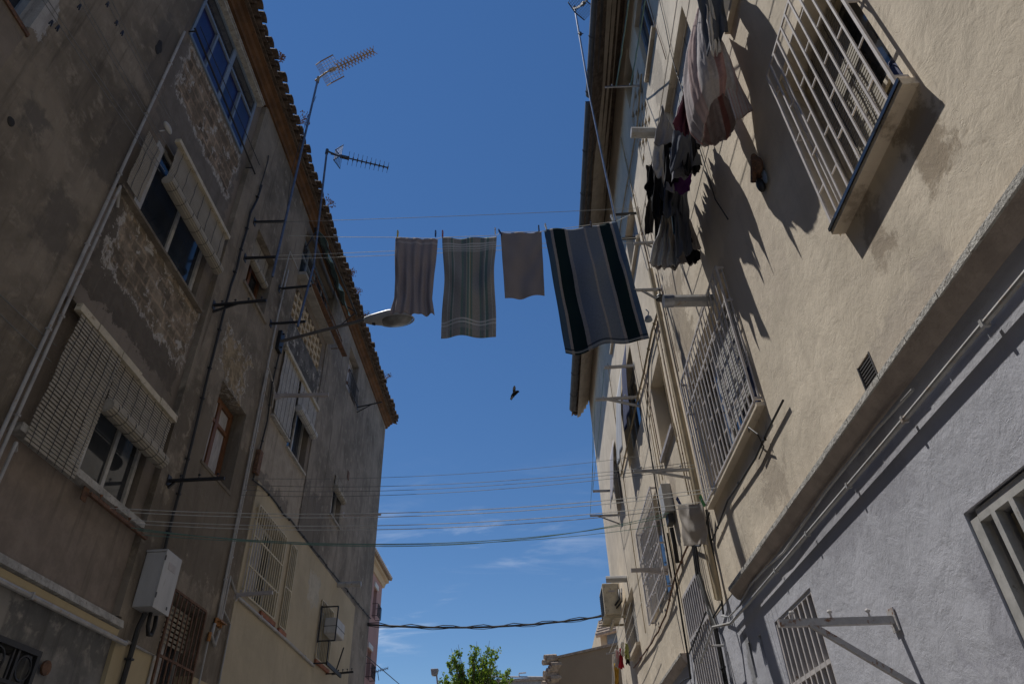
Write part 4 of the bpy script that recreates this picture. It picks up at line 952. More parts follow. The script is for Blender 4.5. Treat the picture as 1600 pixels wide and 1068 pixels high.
mb = MB(); mb.sb('R', 8.9, 9.08, 3.48, 3.6, .02, .10); mb.tube([w('R', 8.95, 3.42, .07), w('R', 8.98, 3.2, .06), w('R', 9.1, 3.0, .04)], .03, 7); o = mb.build('terminal_box', M['cable']); tag(o, 'black cable terminal hanging under the pale meter box', 'terminal box')
for i, (ya, za, yb, zb, r_) in enumerate(((7.55, 6.0, 7.62, 2.1, .008), (7.68, 6.0, 7.74, 2.9, .006), (7.9, 6.0, 7.86, 3.4, .010), (7.45, 8.0, 7.48, 6.0, .006), (9.3, 5.9, 9.32, 2.4, .007), (9.05, 6.0, 9.0, 4.2, .006), (12.6, 8.6, 12.7, 3.0, .008), (6.98, 7.6, 7.15, 4.7, .006))):
    pipe_run('cable', 'R', [(ya, za, .03), ((ya+yb)/2+.03, (za+zb)/2, .035), (yb, zb, .03)], r_, 'rust' if i % 2 else 'copperpipe', RB, .8, wob=.04, seed=i+20)
pipe_run('cable', 'R', [(7.1, 2.86, .04), (7.3, 2.75, .06), (7.75, 2.72, .05), (8.3, 2.95, .03)], .012, 'cable', RB, .9, wob=.05)
pipe_run('cable', 'R', [(7.4, 2.0, .03), (7.8, 1.95, .05), (8.1, 2.1, .04), (9.4, 1.95, .04), (9.6, 1.7, .03), (10.4, 1.8, .04)], .010, 'cable', RB, .9, wob=.06)
mb = MB(); mb.tube([w('R', 5.3, 2.84, .05), w('R', 5.15, 2.80, .10), w('R', 5.05, 2.68, .08), w('R', 5.12, 2.60, .03), w('R', 5.3, 2.58, .03)], .006, 5); mb.build('cable', M['cable'], RB)
# --- washing line brackets on the right
GR = 'steel brackets for washing lines on the sunlit wall'
def rbk(label, base, tip, m='gridark', wd=.03, brace=None, **k):
    b = PR(*base); t = at(*tip, Y=b.y); t.z = b.z+.01*(1 if t.z > b.z else -1)
    bars = [(b, t)]
    if brace: bars.append((b-Vector((0, 0, brace)), b.lerp(t, .75)))
    return bracket('washing_line_bracket', label, bars, m=m, wd=wd, group=GR, **k), t
_, TB = rbk('rusty white bracket with diagonal strut on the grey painted wall', (1397, 968), (1217, 974), 'rwhite', .035, brace=.34, studs=3)
_, t2 = rbk('long rusty bracket with strut left of the white cage of bars', (1083, 733), (989, 729), 'pipew', .03, brace=.12, studs=3)
_, t3 = rbk('short pale bracket sticking into the sky, upper of two', (960, 766), (926, 766), 'pipew', .04)
_, t4 = rbk('pale braced bracket sticking into the sky, lower of two', (966, 804), (922, 806), 'pipew', .03, brace=.2)
_, t5 = rbk('pale bracket just under the striped towel corner', (991, 571), (944, 574), 'pipew', .04)
_, t6 = rbk('pale bracket with long brace below the striped towel', (998, 620), (930, 626), 'pipew', .04, brace=.18, studs=2)
_, t7 = rbk('flat grey bracket across the far cage of bars', (1043, 889), (986, 891), 'gridark', .045, brace=.06)
_, t8 = rbk('thin steel rod above the breeze-block screen holding two green lines', (1002, 134), (945, 134), 'steel', .022, studs=2)
_, t9 = rbk('dark bracket holding the right end of the towel line', (996, 333), (960, 335), 'black', .03)
_, t10 = rbk('dark bracket behind the upper corner of the striped towel', (998, 371), (972, 373), 'black', .03)
_, t11 = rbk('pale braced bracket under the crowded laundry', (1035, 452), (984, 417), 'pipew', .03, brace=.25)
# --- AC on the far right
ac = thing('air_conditioner', 'large beige air conditioner on a bracket over the far end of the alley', 'air conditioner', w('R', 15.2, 3.8, .1))
mb = MB(); mb.sb('R', 14.9, 15.75, 3.92, 4.55, .10, .46); bevel(mb.build('case', M['cream'], ac), .015)
mb = MB(); mb.sb('R', 14.893, 14.899, 4.36, 4.40, .2, .34); mb.sb('R', 14.893, 14.899, 3.97, 4.5, .125, .14); mb.build('side_panel', M['gridark'], ac)
mb = MB(); mb.tube([w('R', 14.88, 4.4, .12), w('R', 14.86, 4.2, .13), w('R', 14.88, 4.08, .24)], .02, 6); mb.tube([w('R', 14.88, 4.42, .07), w('R', 14.86, 4.15, .09), w('R', 14.88, 4.02, .22)], .016, 6); mb.build('hose', M['black'], ac, smooth=True)
mb = MB()
for i in range(14): mb.sb('R', 15.0, 15.65, 3.98+.037*i, 3.992+.037*i, .462, .472)
mb.build('fan_grille', M['black'], ac)
mb = MB(); mb.bar(w('R', 15.0, 3.88, 0), w('R', 15.0, 3.88, .5), .04, .04); mb.bar(w('R', 15.65, 3.88, 0), w('R', 15.65, 3.88, .5), .04, .04); mb.bar(w('R', 14.95, 3.80, .3), w('R', 15.7, 3.80, .3), .05, .05); mb.build('bracket', M['cream'], ac)
# --- right antenna
a3 = thing('tv_antenna', 'television antenna on a thin steel mast rising past the dark gutter', 'antenna', at(962, 345, X=1.47), 'television antennas')
mast([at(962, 345, X=1.47), at(923, 158, X=1.36), at(898, 12, X=1.36)], .016, 'steel', a3)
top = at(898, 14, X=1.36); q0 = at(908, 9, X=1.42); q1 = at(960, -40, X=1.75)
yagi(a3, q0, q1, Vector((0, .9, .7)), 9, .13, 'yagid', refl=(.14, .22), xel=False)
mb = MB(); mb.tube([top-Vector((.0, 0, .04)), top+Vector((0, 0, .07))], .03, 6); c = at(907, 53, X=1.36); mb.tube([c-Vector((0, 0, .03)), c+Vector((0, 0, .03))], .026, 6); mb.bar(c-Vector((.05, 0, 0)), c+Vector((.05, 0, 0)), .012, .012); mb.bar(top, q0, .03, .03)
mb.build('clamp', M['yagid'], a3)
# --- wall ornament
orn = thing('wall_ornament', 'broken brown ceramic ornament with a blue plate fixed to the sunlit wall', 'ornament', w('R', 3.66, 4.12, .0))
mb = MB(); mb.ell(w('R', 3.60, 4.27, .05), .045, .05, .09, 9, 6); mb.ell(w('R', 3.62, 4.36, .045), .03, .03, .06, 8, 5); mb.ell(w('R', 3.66, 4.24, .03), .03, .075, .05, 8, 5); mb.bar(w('R', 3.58, 4.30, .08), w('R', 3.72, 4.20, .07), .03, .05)
mb.build('body', M['rust'], orn)
mb = MB(); mb.ell(w('R', 3.69, 4.13, .035), .035, .035, .075, 9, 6); mb.build('base', M['black'], orn)
mb = MB(); mb.ell(w('R', 3.62, 4.15, .02), .014, .035, .075, 10, 6); mb.build('plate', M['lblue'], orn)
# ================================================================ WASHING LINES ACROSS THE ALLEY
GLN = 'washing lines strung across the alley'
def cline(label, p, q, sag=.05, m='cord', r=.0035, name='clothesline'):
    mb = MB(); mb.tube(arc(p, q, sag, 20), r, 5)
    return tag(mb.build(name, M[m]), label, 'clothesline' if name == 'clothesline' else 'cable', GLN if name == 'clothesline' else None)
A2 = w('L', 7.05, 7.64, .46); A3 = w('L', 7.05, 6.92, .45)
p1 = at(397, 348, X=XL+.05); q1_ = at(1000, 325, X=1.95)
cline('thin dark line highest across the alley, above the towels', p1, q1_, .02, 'dcord')
lineL, lineR = at(450, 368, X=XL+.5), at(985, 335, X=1.75)
TY = lambda px: 7.12+.22*(px-618)/350
TW = [at(a, b, Y=TY(a)) for a, b in ((618, 371), (684, 373), (691, 371), (776, 368), (782, 363), (846, 362), (850, 361), (963, 346))]
mb = MB(); pts = [lineL, lineL.lerp(TW[0], .5)-Vector((0, 0, .01))]+[p+Vector((0, 0, .004)) for p in TW]+[lineR]
mb.tube(pts, .004, 5); tag(mb.build('clothesline', M['cord']), 'white line that carries the four towels', 'clothesline', GLN)
cline('pale line just behind the towels, upper of a close pair', at(434, 399, X=XL+.45), at(998, 371, X=1.9), .03)
cline('pale line just behind the towels, lower of a close pair', at(430, 405, X=XL+.45), at(990, 379, X=1.9), .03)
ml = [((388, 747), (1000, 712)), ((384, 757), (1080, 722)), ((380, 765), (1085, 726)), ((376, 773), (1088, 731))]
for i, (a, b) in enumerate(ml):
    cline(['highest of the thin grey lines running to the long rusty bracket', 'second of the thin grey lines running to the long rusty bracket', 'third of the thin grey lines running to the long rusty bracket', 'lowest of the thin grey lines running to the long rusty bracket'][i], at(*a, X=XL+.1), at(*b, X=1.75), .12, 'dcord', .003)
rl = [((172, 793), (1118, 762), 'cord'), ((187, 799), (1114, 768), 'cord'), ((205, 812), (1110, 782), 'cord'), ((212, 818), (1106, 789), 'cord')]
for i, (a, b, m_) in enumerate(rl):
    cline(['highest of the four white lines between the rusty sill bar and the white cage', 'second of the four white lines between the rusty sill bar and the white cage', 'third of the four white lines between the rusty sill bar and the white cage', 'lowest of the four white lines between the rusty sill bar and the white cage'][i], at(*a, X=XL+.1), at(*b, X=1.8), .14, m_, .0036)
for i, (a, b) in enumerate((((205, 824), (1045, 801)), ((214, 828), (1042, 807)), ((222, 835), (1040, 819)))):
    cline(['upper green line sagging across the alley', 'middle green line sagging across the alley', 'lowest green line sagging across the alley'][i], at(*a, X=XL+.1), at(*b, X=1.9), .30-.06*i, 'gcord', .0045-.001*(i == 2))
# lines along the left wall
for i, (a, b) in enumerate((((0, 392), (560, 905)), ((0, 470), (230, 640)))):
    pass
for i, (a, b) in enumerate((((60, -10), (250, 268)), ((68, -10), (258, 268)), ((118, -10), (262, 240)), ((124, -10), (272, 244)), ((162, -8), (268, 190)), ((170, -8), (276, 196)))):
    mb = MB(); pa, pb = at(*a, X=XL+.30), at(*b, X=XL+.18); mb.tube(arc(pa, pb, .02, 10), .0032, 4)
    rn = random.Random(i); o = mb.build('clothesline', M['dcord']); tag(o, ['leftmost thin line above the upper cream blinds', 'thin line next to the leftmost above the upper cream blinds', 'third thin line from the left above the upper cream blinds', 'fourth thin line from the left above the upper cream blinds', 'fifth thin line from the left, near the dark wall hole', 'rightmost thin line, passing beside the dark wall hole'][i], 'clothesline', 'thin lines strung along the left wall')
for i, (px, py) in enumerate(((80, 35), (90, 43), (124, 10), (168, 6), (182, 35), (191, 51))):
    c = at(px, py, X=XL+.29); mb = MB(); mb.bar(c+Vector((0, 0, .03)), c-Vector((0, .008, .035)), .010, .009); mb.bar(c+Vector((0, .008, .03)), c-Vector((0, -.013, .035)), .008, .008)
    tag(mb.build('clothespin', M['black']), ['upper dark clothespin on the leftmost wall lines', 'lower dark clothespin on the leftmost wall lines', 'lone dark clothespin on the middle wall lines', 'topmost dark clothespin on the right wall lines', 'middle dark clothespin on the right wall lines', 'lowest dark clothespin on the right wall lines'][i], 'clothespin', 'dark clothespins on the lines along the left wall')
for i, (a, b) in enumerate((((245, 375), (-20, 372)), ((-10, 450), (88, 540)), ((-10, 480), (80, 565)))):
    mb = MB(); mb.tube(arc(at(*a, X=XL+.03), at(*b, X=XL+.03), .01, 8), .004, 4); tag(mb.build('wall_wire', M['dcord']), ['thin wire low on the left render between pipes and window', 'upper thin wire slanting down the left render', 'lower thin wire slanting down the left render'][i], 'wire') if i else None
mb = MB()
for (px, py, rx, rz) in ((248, 75, .07, .13), (17, 190, .055, .055)):
    mb = MB(); c = PL(px, py); mb.ell(c, .010, rx*.75, rz*.8, 18, 8); mb.v = [v+(v-c)*.45*noise.noise(v*14) for v in mb.v]; mb.build('wall_hole', M['room'], LB)
# power cable over the far end
pa, pb = at(574, 975, X=XL+.02), at(948, 961, X=1.95)
mb = MB(); A_ = arc(pa, pb, .16, 24); mb.tube(A_, .022, 6); mb.tube([p+Vector((0, 0, .03+.03*math.sin(i*1.9))) for i, p in enumerate(A_)], .011, 5); mb.tube([p+Vector((0, .02, -.02-.025*math.sin(i*1.3))) for i, p in enumerate(A_)], .008, 5)
tag(mb.build('power_cable', M['cable']), 'twisted black power cable sagging across the far end of the alley', 'cable')
# lines parallel to the right wall
for i, (a, b) in enumerate(((at(985, -20, X=1.35), t8.lerp(PR(1002, 134), .3)), (at(1011, -20, X=1.55), t8.lerp(PR(1002, 134), .7)))):
    mb = MB(); mb.tube(wobble(arc(a, b, .03, 14), .03, i), .010, 5); tag(mb.build('clothesline', M['gcord']), ['thick mossy line under the right gutter', 'green line before the top right window'][i], 'clothesline', 'lines strung along the sunlit wall')
lx = [1.55, 1.66, 1.77, 1.88]
for i, x in enumerate(lx):
    mb = MB(); mb.tube(arc((x, 2.1, 6.0), (x, 6.2, 6.0), .06, 16), .004, 5)
    tag(mb.build('clothesline', M['cord']), ['outermost line of the crowded laundry', 'second line of the crowded laundry, counted from the alley', 'third line of the crowded laundry, counted from the alley', 'innermost line of the crowded laundry, next to the wall'][i], 'clothesline', 'lines strung along the sunlit wall')
mb = MB(); mb.bar((XR, 6.2, 6.0), (1.5, 6.2, 6.0), .03, .03); mb.bar((XR, 6.2, 5.7), (1.65, 6.2, 5.98), .02, .02); tag(mb.build('washing_line_bracket', M['pipew']), 'bracket behind the crowded laundry holding its far end', 'bracket', GR)
mb = MB(); mb.bar((XR, 2.1, 6.0), (1.5, 2.1, 6.0), .03, .03); tag(mb.build('washing_line_bracket', M['pipew']), 'bracket holding the near end of the crowded laundry lines', 'bracket', GR)
for i, (a, b) in enumerate(((t5, t3), (t6, t4), (t3, t3+Vector((0, -1.5, .9))))):
    mb = MB(); mb.tube(arc(a, b, .05, 10), .005, 4); tag(mb.build('clothesline', M['gcord']), ['upper line joining the pale far brackets', 'lower line joining the pale far brackets', 'slack line above the sky bracket'][i], 'clothesline', 'lines strung along the sunlit wall')
# ================================================================ TOWELS
def ramp(*a): return list(a)
tw1 = uvmat('towel_mauve', [(0, (.36, .315, .32))], bands=[(.055, .075, (.50, .46, .47), .8), (.80, .815, (.34, .31, .32), .4)], trans=.15)
gr_, gn, wh_ = (.33, .315, .30), (.16, .235, .22), (.50, .52, .48)
st = [(0, gr_), (.10, wh_), (.11, gr_), (.16, gn), (.19, gr_), (.20, wh_), (.21, gr_), (.35, gn), (.39, (.17, .20, .22)), (.44, gr_), (.455, gn), (.50, wh_), (.51, (.28, .26, .18)), (.53, gn), (.56, gr_), (.70, gn), (.73, (.19, .22, .23)), (.77, gr_), (.80, wh_), (.81, gn), (.86, gr_), (.93, wh_), (.94, gr_)]
tw2 = uvmat('towel_checked', st, bands=[(.06, .072, (.62, .62, .62), .8), (.085, .10, (.62, .62, .62), .7), (.115, .125, (.62, .62, .62), .7), (.14, .146, (.6, .6, .6), .6), (.84, .852, (.62, .62, .62), .8), (.87, .885, (.62, .62, .62), .7), (.90, .93, (.36, .36, .36), .5)], trans=.12)
tw3 = uvmat('towel_taupe', [(0, (.31, .275, .275))], trans=.12)
b1, nv, tn = (.135, .16, .21), (.004, .018, .022), (.26, .245, .25)
tw4 = uvmat('towel_striped', [(0, (.055, .095, .15)), (.075, tn), (.11, nv), (.27, tn), (.315, b1), (.535, tn), (.56, (.14, .165, .21)), (.72, tn), (.755, nv), (.90, tn), (.93, (.06, .10, .17))], bands=[(.965, .972, (.01, .02, .03), .8), (.98, .99, (.3, .32, .34), .6)], trans=.08)
def towel(name, label, TL, TR, BR, BL, m, nu=44, nv=56, amp=.02, folds=4, seed=0, topsag=.02, prof=None, botwave=.01, curl=.0, t=.006, drape=.55):
    TL, TR, BR, BL = map(Vector, (TL, TR, BR, BL)); mb = MB(); mb.uv = []
    nrm = (TR-TL).cross(BL-TL).normalized()
    def fn(u, v):
        uu = u
        if prof:
            k = prof(v); uu = .5+(u-.5)*k
        p = TL.lerp(TR, uu).lerp(BL.lerp(BR, uu), v)
        fo = amp*(.25+.75*min(1, v*2.2))*(math.sin(u*folds*2*math.pi+seed+.8*math.sin(v*3+seed))+.5*math.sin(u*folds*3.7+v*4+seed*2))
        fo += amp*drape*math.sin(15*(v+.30*(2*u-1-.25*math.sin(seed))**2)+seed)*min(1, v*3)*(1-.5*v)
        nz = noise.noise(Vector((u*3.3+seed, v*2.6, seed)))*amp*1.8
        p = p+nrm*(fo+nz+curl*v*v)
        p = p-Vector((0, 0, 1))*(topsag*4*u*(1-u)*(1-v)+botwave*math.sin(u*folds*5+seed)*v)
        return p
    sheet(mb, fn, nu, nv)
    for i, q in enumerate(mb.uv): mb.uv[i] = (q[0], 1-q[1])
    o = mb.build(name, m, smooth=True); solid(o, t); return tag(o, label, 'towel', 'towels pegged to the line across the alley')
def B(px, py, Y=None): return at(px, py, Y=Y or TY(px))
towel('towel', 'mauve towel gathered near its hem, leftmost on the line', TW[0], TW[1], B(677, 493), B(611, 490), tw1, amp=.022, folds=5, seed=1, topsag=.01,
      prof=lambda v: 1-.10*math.sin(min(1, v/.80)*math.pi/2)**2 if v < .80 else .90+.16*((v-.8)/.2))
towel('towel', 'long towel with fine green and white checks, second from the left', TW[2], TW[3], B(775, 526), B(689, 526), tw2, amp=.028, folds=1.5, seed=2.3, topsag=.03, prof=lambda v: 1-.09*math.sin(min(1, v/.85)*math.pi)**2)
towel('towel', 'small plain taupe towel between the checked and the striped ones', TW[4], TW[5], B(851, 462), B(789, 467), tw3, amp=.016, folds=1.5, seed=4, topsag=.015)
towel('towel', 'large blue towel with broad navy stripes, rightmost on the line', TW[6], TW[7], B(1014, 529, 7.1), B(884, 553, 7.05), tw4, nu=60, nv=60, amp=.03, folds=2, seed=5, topsag=.02, botwave=.012)
pm = {'yellow': mat('peg_yellow', (.62, .50, .03), .5, .1), 'navy': mat('peg_navy', (.02, .04, .16), .5, .1), 'red': mat('peg_red', (.45, .09, .05), .5, .1), 'wht': mat('peg_white', (.75, .75, .72), .5, .1), 'dk': mat('peg_dark', (.05, .035, .03), .5, .1), 'pgreen': mat('peg_green', (.05, .22, .06), .5, .1)}
def pin(p, m, label, tilt=0, s=1.35):
    p = Vector(p)+Vector((0, -.03, 0)); root = thing('clothespin', label, 'clothespin', p, 'coloured clothespins')
    d = Vector((math.sin(tilt), 0, math.cos(tilt))); sx = Vector((0, .008*s, 0))
    for sg in (-1, 1):
        mb = MB(); mb.bar(p-d*.035*s+sx*sg*.7, p+d*.045*s+sx*sg*1.6, .014*s, .009*s); mb.build('jaw', pm[m], root)
    mb = MB(); mb.tube([p+d*.012*s+sx*-2, p+d*.012*s+sx*2], .007*s, 6); mb.build('spring', M['steel'], root)
pin(at(622, 368, Y=TY(622)), 'yellow', 'yellow clothespin at the left corner of the mauve towel')
pin(at(681, 368, Y=TY(681)), 'navy', 'navy clothespin at the right corner of the mauve towel')
pin(at(692, 368, Y=TY(692)), 'red', 'red and white clothespin at the left corner of the checked towel')
pin(at(774, 364, Y=TY(774)), 'wht', 'white clothespin at the right corner of the checked towel')
pin(at(782, 366, Y=TY(782)), 'navy', 'navy clothespin at the left corner of the taupe towel', tilt=-.4)
pin(at(842, 360, Y=TY(842)), 'dk', 'brown clothespin at the right corner of the taupe towel')
pin(at(853, 357, Y=TY(853)), 'wht', 'white clothespin at the left corner of the striped towel', tilt=-.15)
pin(at(923, 352, Y=TY(923)), 'dk', 'dark clothespin in the middle of the striped towel top')
pin(at(956, 343, Y=TY(956)), 'wht', 'pale clothespin at the right corner of the striped towel', tilt=-.2)
# white cloth by the cage of bars
cw = uvmat('cloth_offwhite', [(0, (.66, .62, .58))], bands=[(.86, .88, (.75, .73, .70), .5)], trans=.6)
Tc = [at(1058, 787, X=1.62), at(1100, 785, X=1.72)]
o = towel('cloth', 'small off-white cloth pegged in front of the beige downpipe', Tc[0], Tc[1], at(1104, 851, X=1.72), at(1068, 851, X=1.62), cw, amp=.012, folds=1, seed=7, topsag=.01)
o['category'] = 'cloth'; del o['group']
pin(Tc[0]+Vector((.02, 0, .0)), 'navy', 'navy clothespin on the small off-white cloth', tilt=-.3)
pin(Tc[1]-Vector((.02, 0, .0)), 'pgreen', 'green clothespin on the small off-white cloth', tilt=-.2)
# ================================================================ CROWDED LAUNDRY ON THE RIGHT
GLD = 'laundry hanging in front of the sunlit wall'
def plain(n, c, trans=.06, bands=None): return uvmat(n, [(0, c)], bands=bands, trans=trans, weave=30)
fb = dict(grey=plain('cloth_grey', (.24, .24, .265)), white=plain('cloth_white', (.66, .64, .62), .25), black=plain('cloth_black', (.012, .012, .016), .0), plum=plain('cloth_plum', (.11, .035, .06)), purple=plain('cloth_purple', (.09, .02, .14)),
          jean=plain('cloth_denim', (.05, .10, .15)), slate=plain('cloth_slate', (.09, .10, .125)), bei=plain('cloth_beige', (.38, .34, .32), .1), dgreen=plain('cloth_green', (.015, .05, .03)), red=plain('cloth_red', (.45, .03, .05), .15), mustard=plain('cloth_mustard', (.50, .30, .05), .2), olive=plain('cloth_olive', (.35, .38, .14), .15))
def garment(name, label, cat, X, TL, TR, BR, BL, m, shape=None, amp=.03, folds=3, seed=0, bulge=.0, nu=26, nv=34, group=GLD, X2=None):
    if group == GLD:
        X = X+(2.0-X)*.42; amp *= .6
        cx, cy = (TL[0]+TR[0]+BR[0]+BL[0])/4, (TL[1]+TR[1]+BR[1]+BL[1])/4
        TL, TR, BR, BL = [(cx+(q[0]-cx)*1.35, cy+(q[1]-cy)*1.15) for q in (TL, TR, BR, BL)]
    yc = (at(*TL, X=X).y+at(*TR, X=X).y)/2
    P = [at(*TL, Y=yc-.05), at(*TR, Y=yc+.10), at(*BR, Y=yc+.10), at(*BL, Y=yc-.05)]
    TL, TR, BR, BL = P; mb = MB(); mb.uv = []
    rn = random.Random(seed)
    def fn(u, v):
        k = shape(u, v) if shape else 1
        uu = .5+(u-.5)*k
        p = TL.lerp(TR, uu).lerp(BL.lerp(BR, uu), v)
        fo = amp*(.3+.7*v)*(math.sin(u*folds*6.28+seed+1.2*math.sin(v*4+seed))+.6*math.sin(u*folds*11+v*7+seed))
        nzv = noise.noise_vector(Vector((u*4+seed, v*5, seed*1.7)))
        return p+Vector((fo*.25, fo*1.3-abs(bulge)*2*math.sin(v*math.pi)*math.sin(u*math.pi), 0))+Vector((nzv.x*amp*.9, nzv.y*amp*1.8, nzv.z*amp*.4))-Vector((0, 0, amp*.8*math.sin(u*9+seed)*v))
    sheet(mb, fn, nu, nv)
    o = mb.build(name, m, smooth=True); solid(o, .006); return tag(o, label, cat, group)
cone = lambda u, v: .25+.75*min(1, v*1.6)
pinch = lambda u, v: .55+.45*abs(math.sin(v*5))
# duvet cover: a closed sack filled by the wind
dv = uvmat('duvet_pink_stripes', [(0, (.60, .55, .55)), (.08, (.58, .36, .34)), (.12, (.60, .56, .56)), (.22, (.62, .47, .46)), (.28, (.62, .58, .58)), (.38, (.56, .34, .32)), (.43, (.60, .54, .54)), (.55, (.62, .48, .46)), (.62, (.62, .58, .58)), (.74, (.58, .36, .34)), (.79, (.60, .56, .56)), (.88, (.62, .46, .45)), (.94, (.60, .56, .56))], trans=.3, weave=25)
mb = MB(); mb.uv = []
T0 = at(1094, 18, X=1.76); Bc = at(1121, 196, Y=T0.y+.28)
def dvf(u, v):
    v_ = v; c = T0.lerp(Bc, v_)+Vector((-.03*math.sin(v_*3.1), 0, 0))
    env = (math.sin(min(1, v_/.82)*math.pi/2)**1.15)*(1-.10*max(0, (v_-.82)/.18)**2)
    rx = .025+.165*env; ry = .05+.25*env
    a = 2*math.pi*u
    fl = 1+(.13*(1-.75*v_))*math.sin(a*9+2*v_)+.035*math.sin(a*23+4*v_)*(1-.5*v_)+.07*noise.noise(Vector((math.cos(a)*2, math.sin(a)*2, v_*3)))+.05*noise.noise(Vector((math.cos(a)*9, math.sin(a)*9, v_*3.5)))+.03*noise.noise(Vector((math.cos(a)*20, math.sin(a)*20, v_*9)))
    dz = -.05*math.sin(a-.9)*v_**3-.06*v_**6*math.cos(2*a)
    if v_ > .9: rx *= 1-2.2*(v_-.9); ry *= 1-2.2*(v_-.9)
    return c+Vector((rx*math.cos(a)*fl, ry*math.sin(a)*fl, dz))
sheet(mb, dvf, 160, 90)
o = mb.build('duvet_cover', dv, smooth=True); solid(o, .006); tag(o, 'billowing white duvet cover with faded pink stripes', 'duvet cover', GLD)
garment('bed_sheet', 'pink striped sheet corner trailing beside the duvet cover', 'sheet', 1.72, (1112, 50), (1120, 54), (1166, 165), (1146, 180), dv, amp=.006, folds=1, seed=4, bulge=-.03)
garment('trousers', 'dark blue striped trousers hanging at the very top of the picture', 'trousers', 1.66, (1090, -30), (1122, -30), (1133, 42), (1108, 70), fb['slate'], amp=.03, folds=2, seed=2)
garment('shirt', 'white and dark shirt sleeve hanging above the duvet cover', 'shirt', 1.60, (1098, -20), (1114, -12), (1122, 76), (1112, 76), fb['white'], amp=.03, folds=2, seed=6, shape=cone)
garment('trousers', 'long black leggings hanging left of the duvet cover', 'leggings', 1.56, (1068, 118), (1078, 112), (1094, 212), (1082, 240), fb['black'], amp=.015, folds=2, seed=1, shape=pinch)
garment('shirt', 'plum coloured top hanging behind the black leggings', 'shirt', 1.50, (1066, 140), (1076, 140), (1074, 208), (1056, 196), fb['plum'], amp=.03, folds=2, seed=3, shape=cone)
garment('shirt', 'grey shirt with a sunlit edge pegged by one point, left of the plum top', 'shirt', 1.42, (1033, 170), (1038, 170), (1056, 222), (1026, 222), fb['grey'], amp=.02, folds=1.5, seed=5, shape=cone)
garment('shirt', 'pale shirt hanging below the grey pointed shirt', 'shirt', 1.44, (1026, 215), (1046, 222), (1048, 300), (1024, 262), fb['white'], amp=.03, folds=2, seed=7)
garment('shirt', 'charcoal tee shirt below the plum top', 'shirt', 1.54, (1056, 208), (1078, 205), (1090, 255), (1052, 262), fb['slate'], amp=.03, folds=2, seed=8, bulge=-.04)
garment('shirt', 'grey and white vest below the charcoal tee shirt', 'vest', 1.55, (1052, 235), (1080, 240), (1088, 268), (1054, 280), fb['grey'], amp=.03, folds=2, seed=9, bulge=-.05)
garment('underwear', 'black and purple underwear below the grey vest', 'underwear', 1.55, (1052, 272), (1078, 270), (1074, 298), (1058, 300), fb['purple'], amp=.02, folds=1, seed=10)
garment('jacket', 'black jacket sleeve folded over the leftmost line', 'jacket', 1.42, (1022, 255), (1040, 258), (1048, 300), (1014, 296), fb['black'], amp=.04, folds=2, seed=11)
garment('sweater', 'slate sweater hanging in the middle of the laundry', 'sweater', 1.46, (1030, 258), (1048, 262), (1052, 305), (1034, 308), fb['slate'], amp=.03, folds=2, seed=12)
garment('trousers', 'black trousers bunched above the white skirt', 'trousers', 1.48, (1022, 290), (1054, 292), (1050, 330), (1026, 336), fb['black'], amp=.035, folds=2, seed=13, bulge=-.05)
garment('glove', 'black knitted glove hanging alone on the left', 'glove', 1.36, (1012, 312), (1019, 312), (1020, 360), (1008, 362), fb['black'], amp=.015, folds=1, seed=14, shape=lambda u, v: .6+.5*math.sin(v*3))
garment('sock', 'long black sock in front of the white skirt', 'sock', 1.43, (1022, 300), (1031, 300), (1036, 386), (1026, 386), fb['black'], amp=.012, folds=1, seed=15)
garment('skirt', 'white pleated skirt at the bottom of the laundry', 'skirt', 1.50, (1034, 325), (1046, 325), (1062, 408), (1022, 410), fb['white'], amp=.035, folds=3.5, seed=16, shape=cone, nu=40, X2=1.54)
garment('skirt', 'grey wavy hemmed skirt behind the white one', 'skirt', 1.58, (1040, 330), (1056, 332), (1080, 406), (1030, 414), fb['bei'], amp=.035, folds=3, seed=17, shape=cone, nu=40)
garment('trousers', 'faded jeans hanging right of the white skirt', 'jeans', 1.60, (1048, 295), (1064, 300), (1070, 352), (1054, 362), fb['jean'], amp=.02, folds=1.5, seed=18)
garment('blouse', 'beige blouse hanging rightmost below the underwear', 'blouse', 1.66, (1058, 315), (1070, 318), (1090, 385), (1064, 380), fb['bei'], amp=.025, folds=2, seed=19, shape=cone)
garment('sweater', 'dark patterned sweater below the beige blouse', 'sweater', 1.66, (1064, 355), (1082, 358), (1090, 405), (1076, 408), fb['black'], amp=.025, folds=2, seed=20)
garment('cloth', 'short green edged cloth peeping from the black trousers', 'cloth', 1.53, (1052, 300), (1058, 302), (1062, 330), (1052, 328), fb['dgreen'], amp=.01, folds=1, seed=21)
for i, (nm, lb_, ct, x_, q, m_) in enumerate((
    ('shirt', 'black shirt hanging between the grey pointed shirt and the vest', 'shirt', 1.48, ((1040, 212), (1054, 210), (1058, 280), (1040, 282)), 'black'),
    ('trousers', 'narrow black trousers running down the left side of the laundry', 'trousers', 1.40, ((1024, 232), (1032, 230), (1034, 330), (1022, 332)), 'black'),
    ('shirt', 'navy shirt hanging in the middle of the laundry beside the jeans', 'shirt', 1.52, ((1040, 268), (1058, 266), (1062, 330), (1042, 334)), 'slate'),
    ('sock', 'dark sock hanging at the left of the black jacket', 'sock', 1.38, ((1012, 262), (1018, 260), (1020, 304), (1013, 306)), 'black'),
    ('shirt', 'black vest hanging right beneath the duvet cover', 'vest', 1.62, ((1068, 212), (1082, 214), (1090, 262), (1072, 270)), 'black'),
    ('trousers', 'charcoal trousers hanging behind the beige blouse', 'trousers', 1.60, ((1052, 300), (1070, 302), (1078, 388), (1060, 392)), 'slate'))):
    garment(nm, lb_, ct, x_, *q, fb[m_], amp=.03, folds=2, seed=40+i)
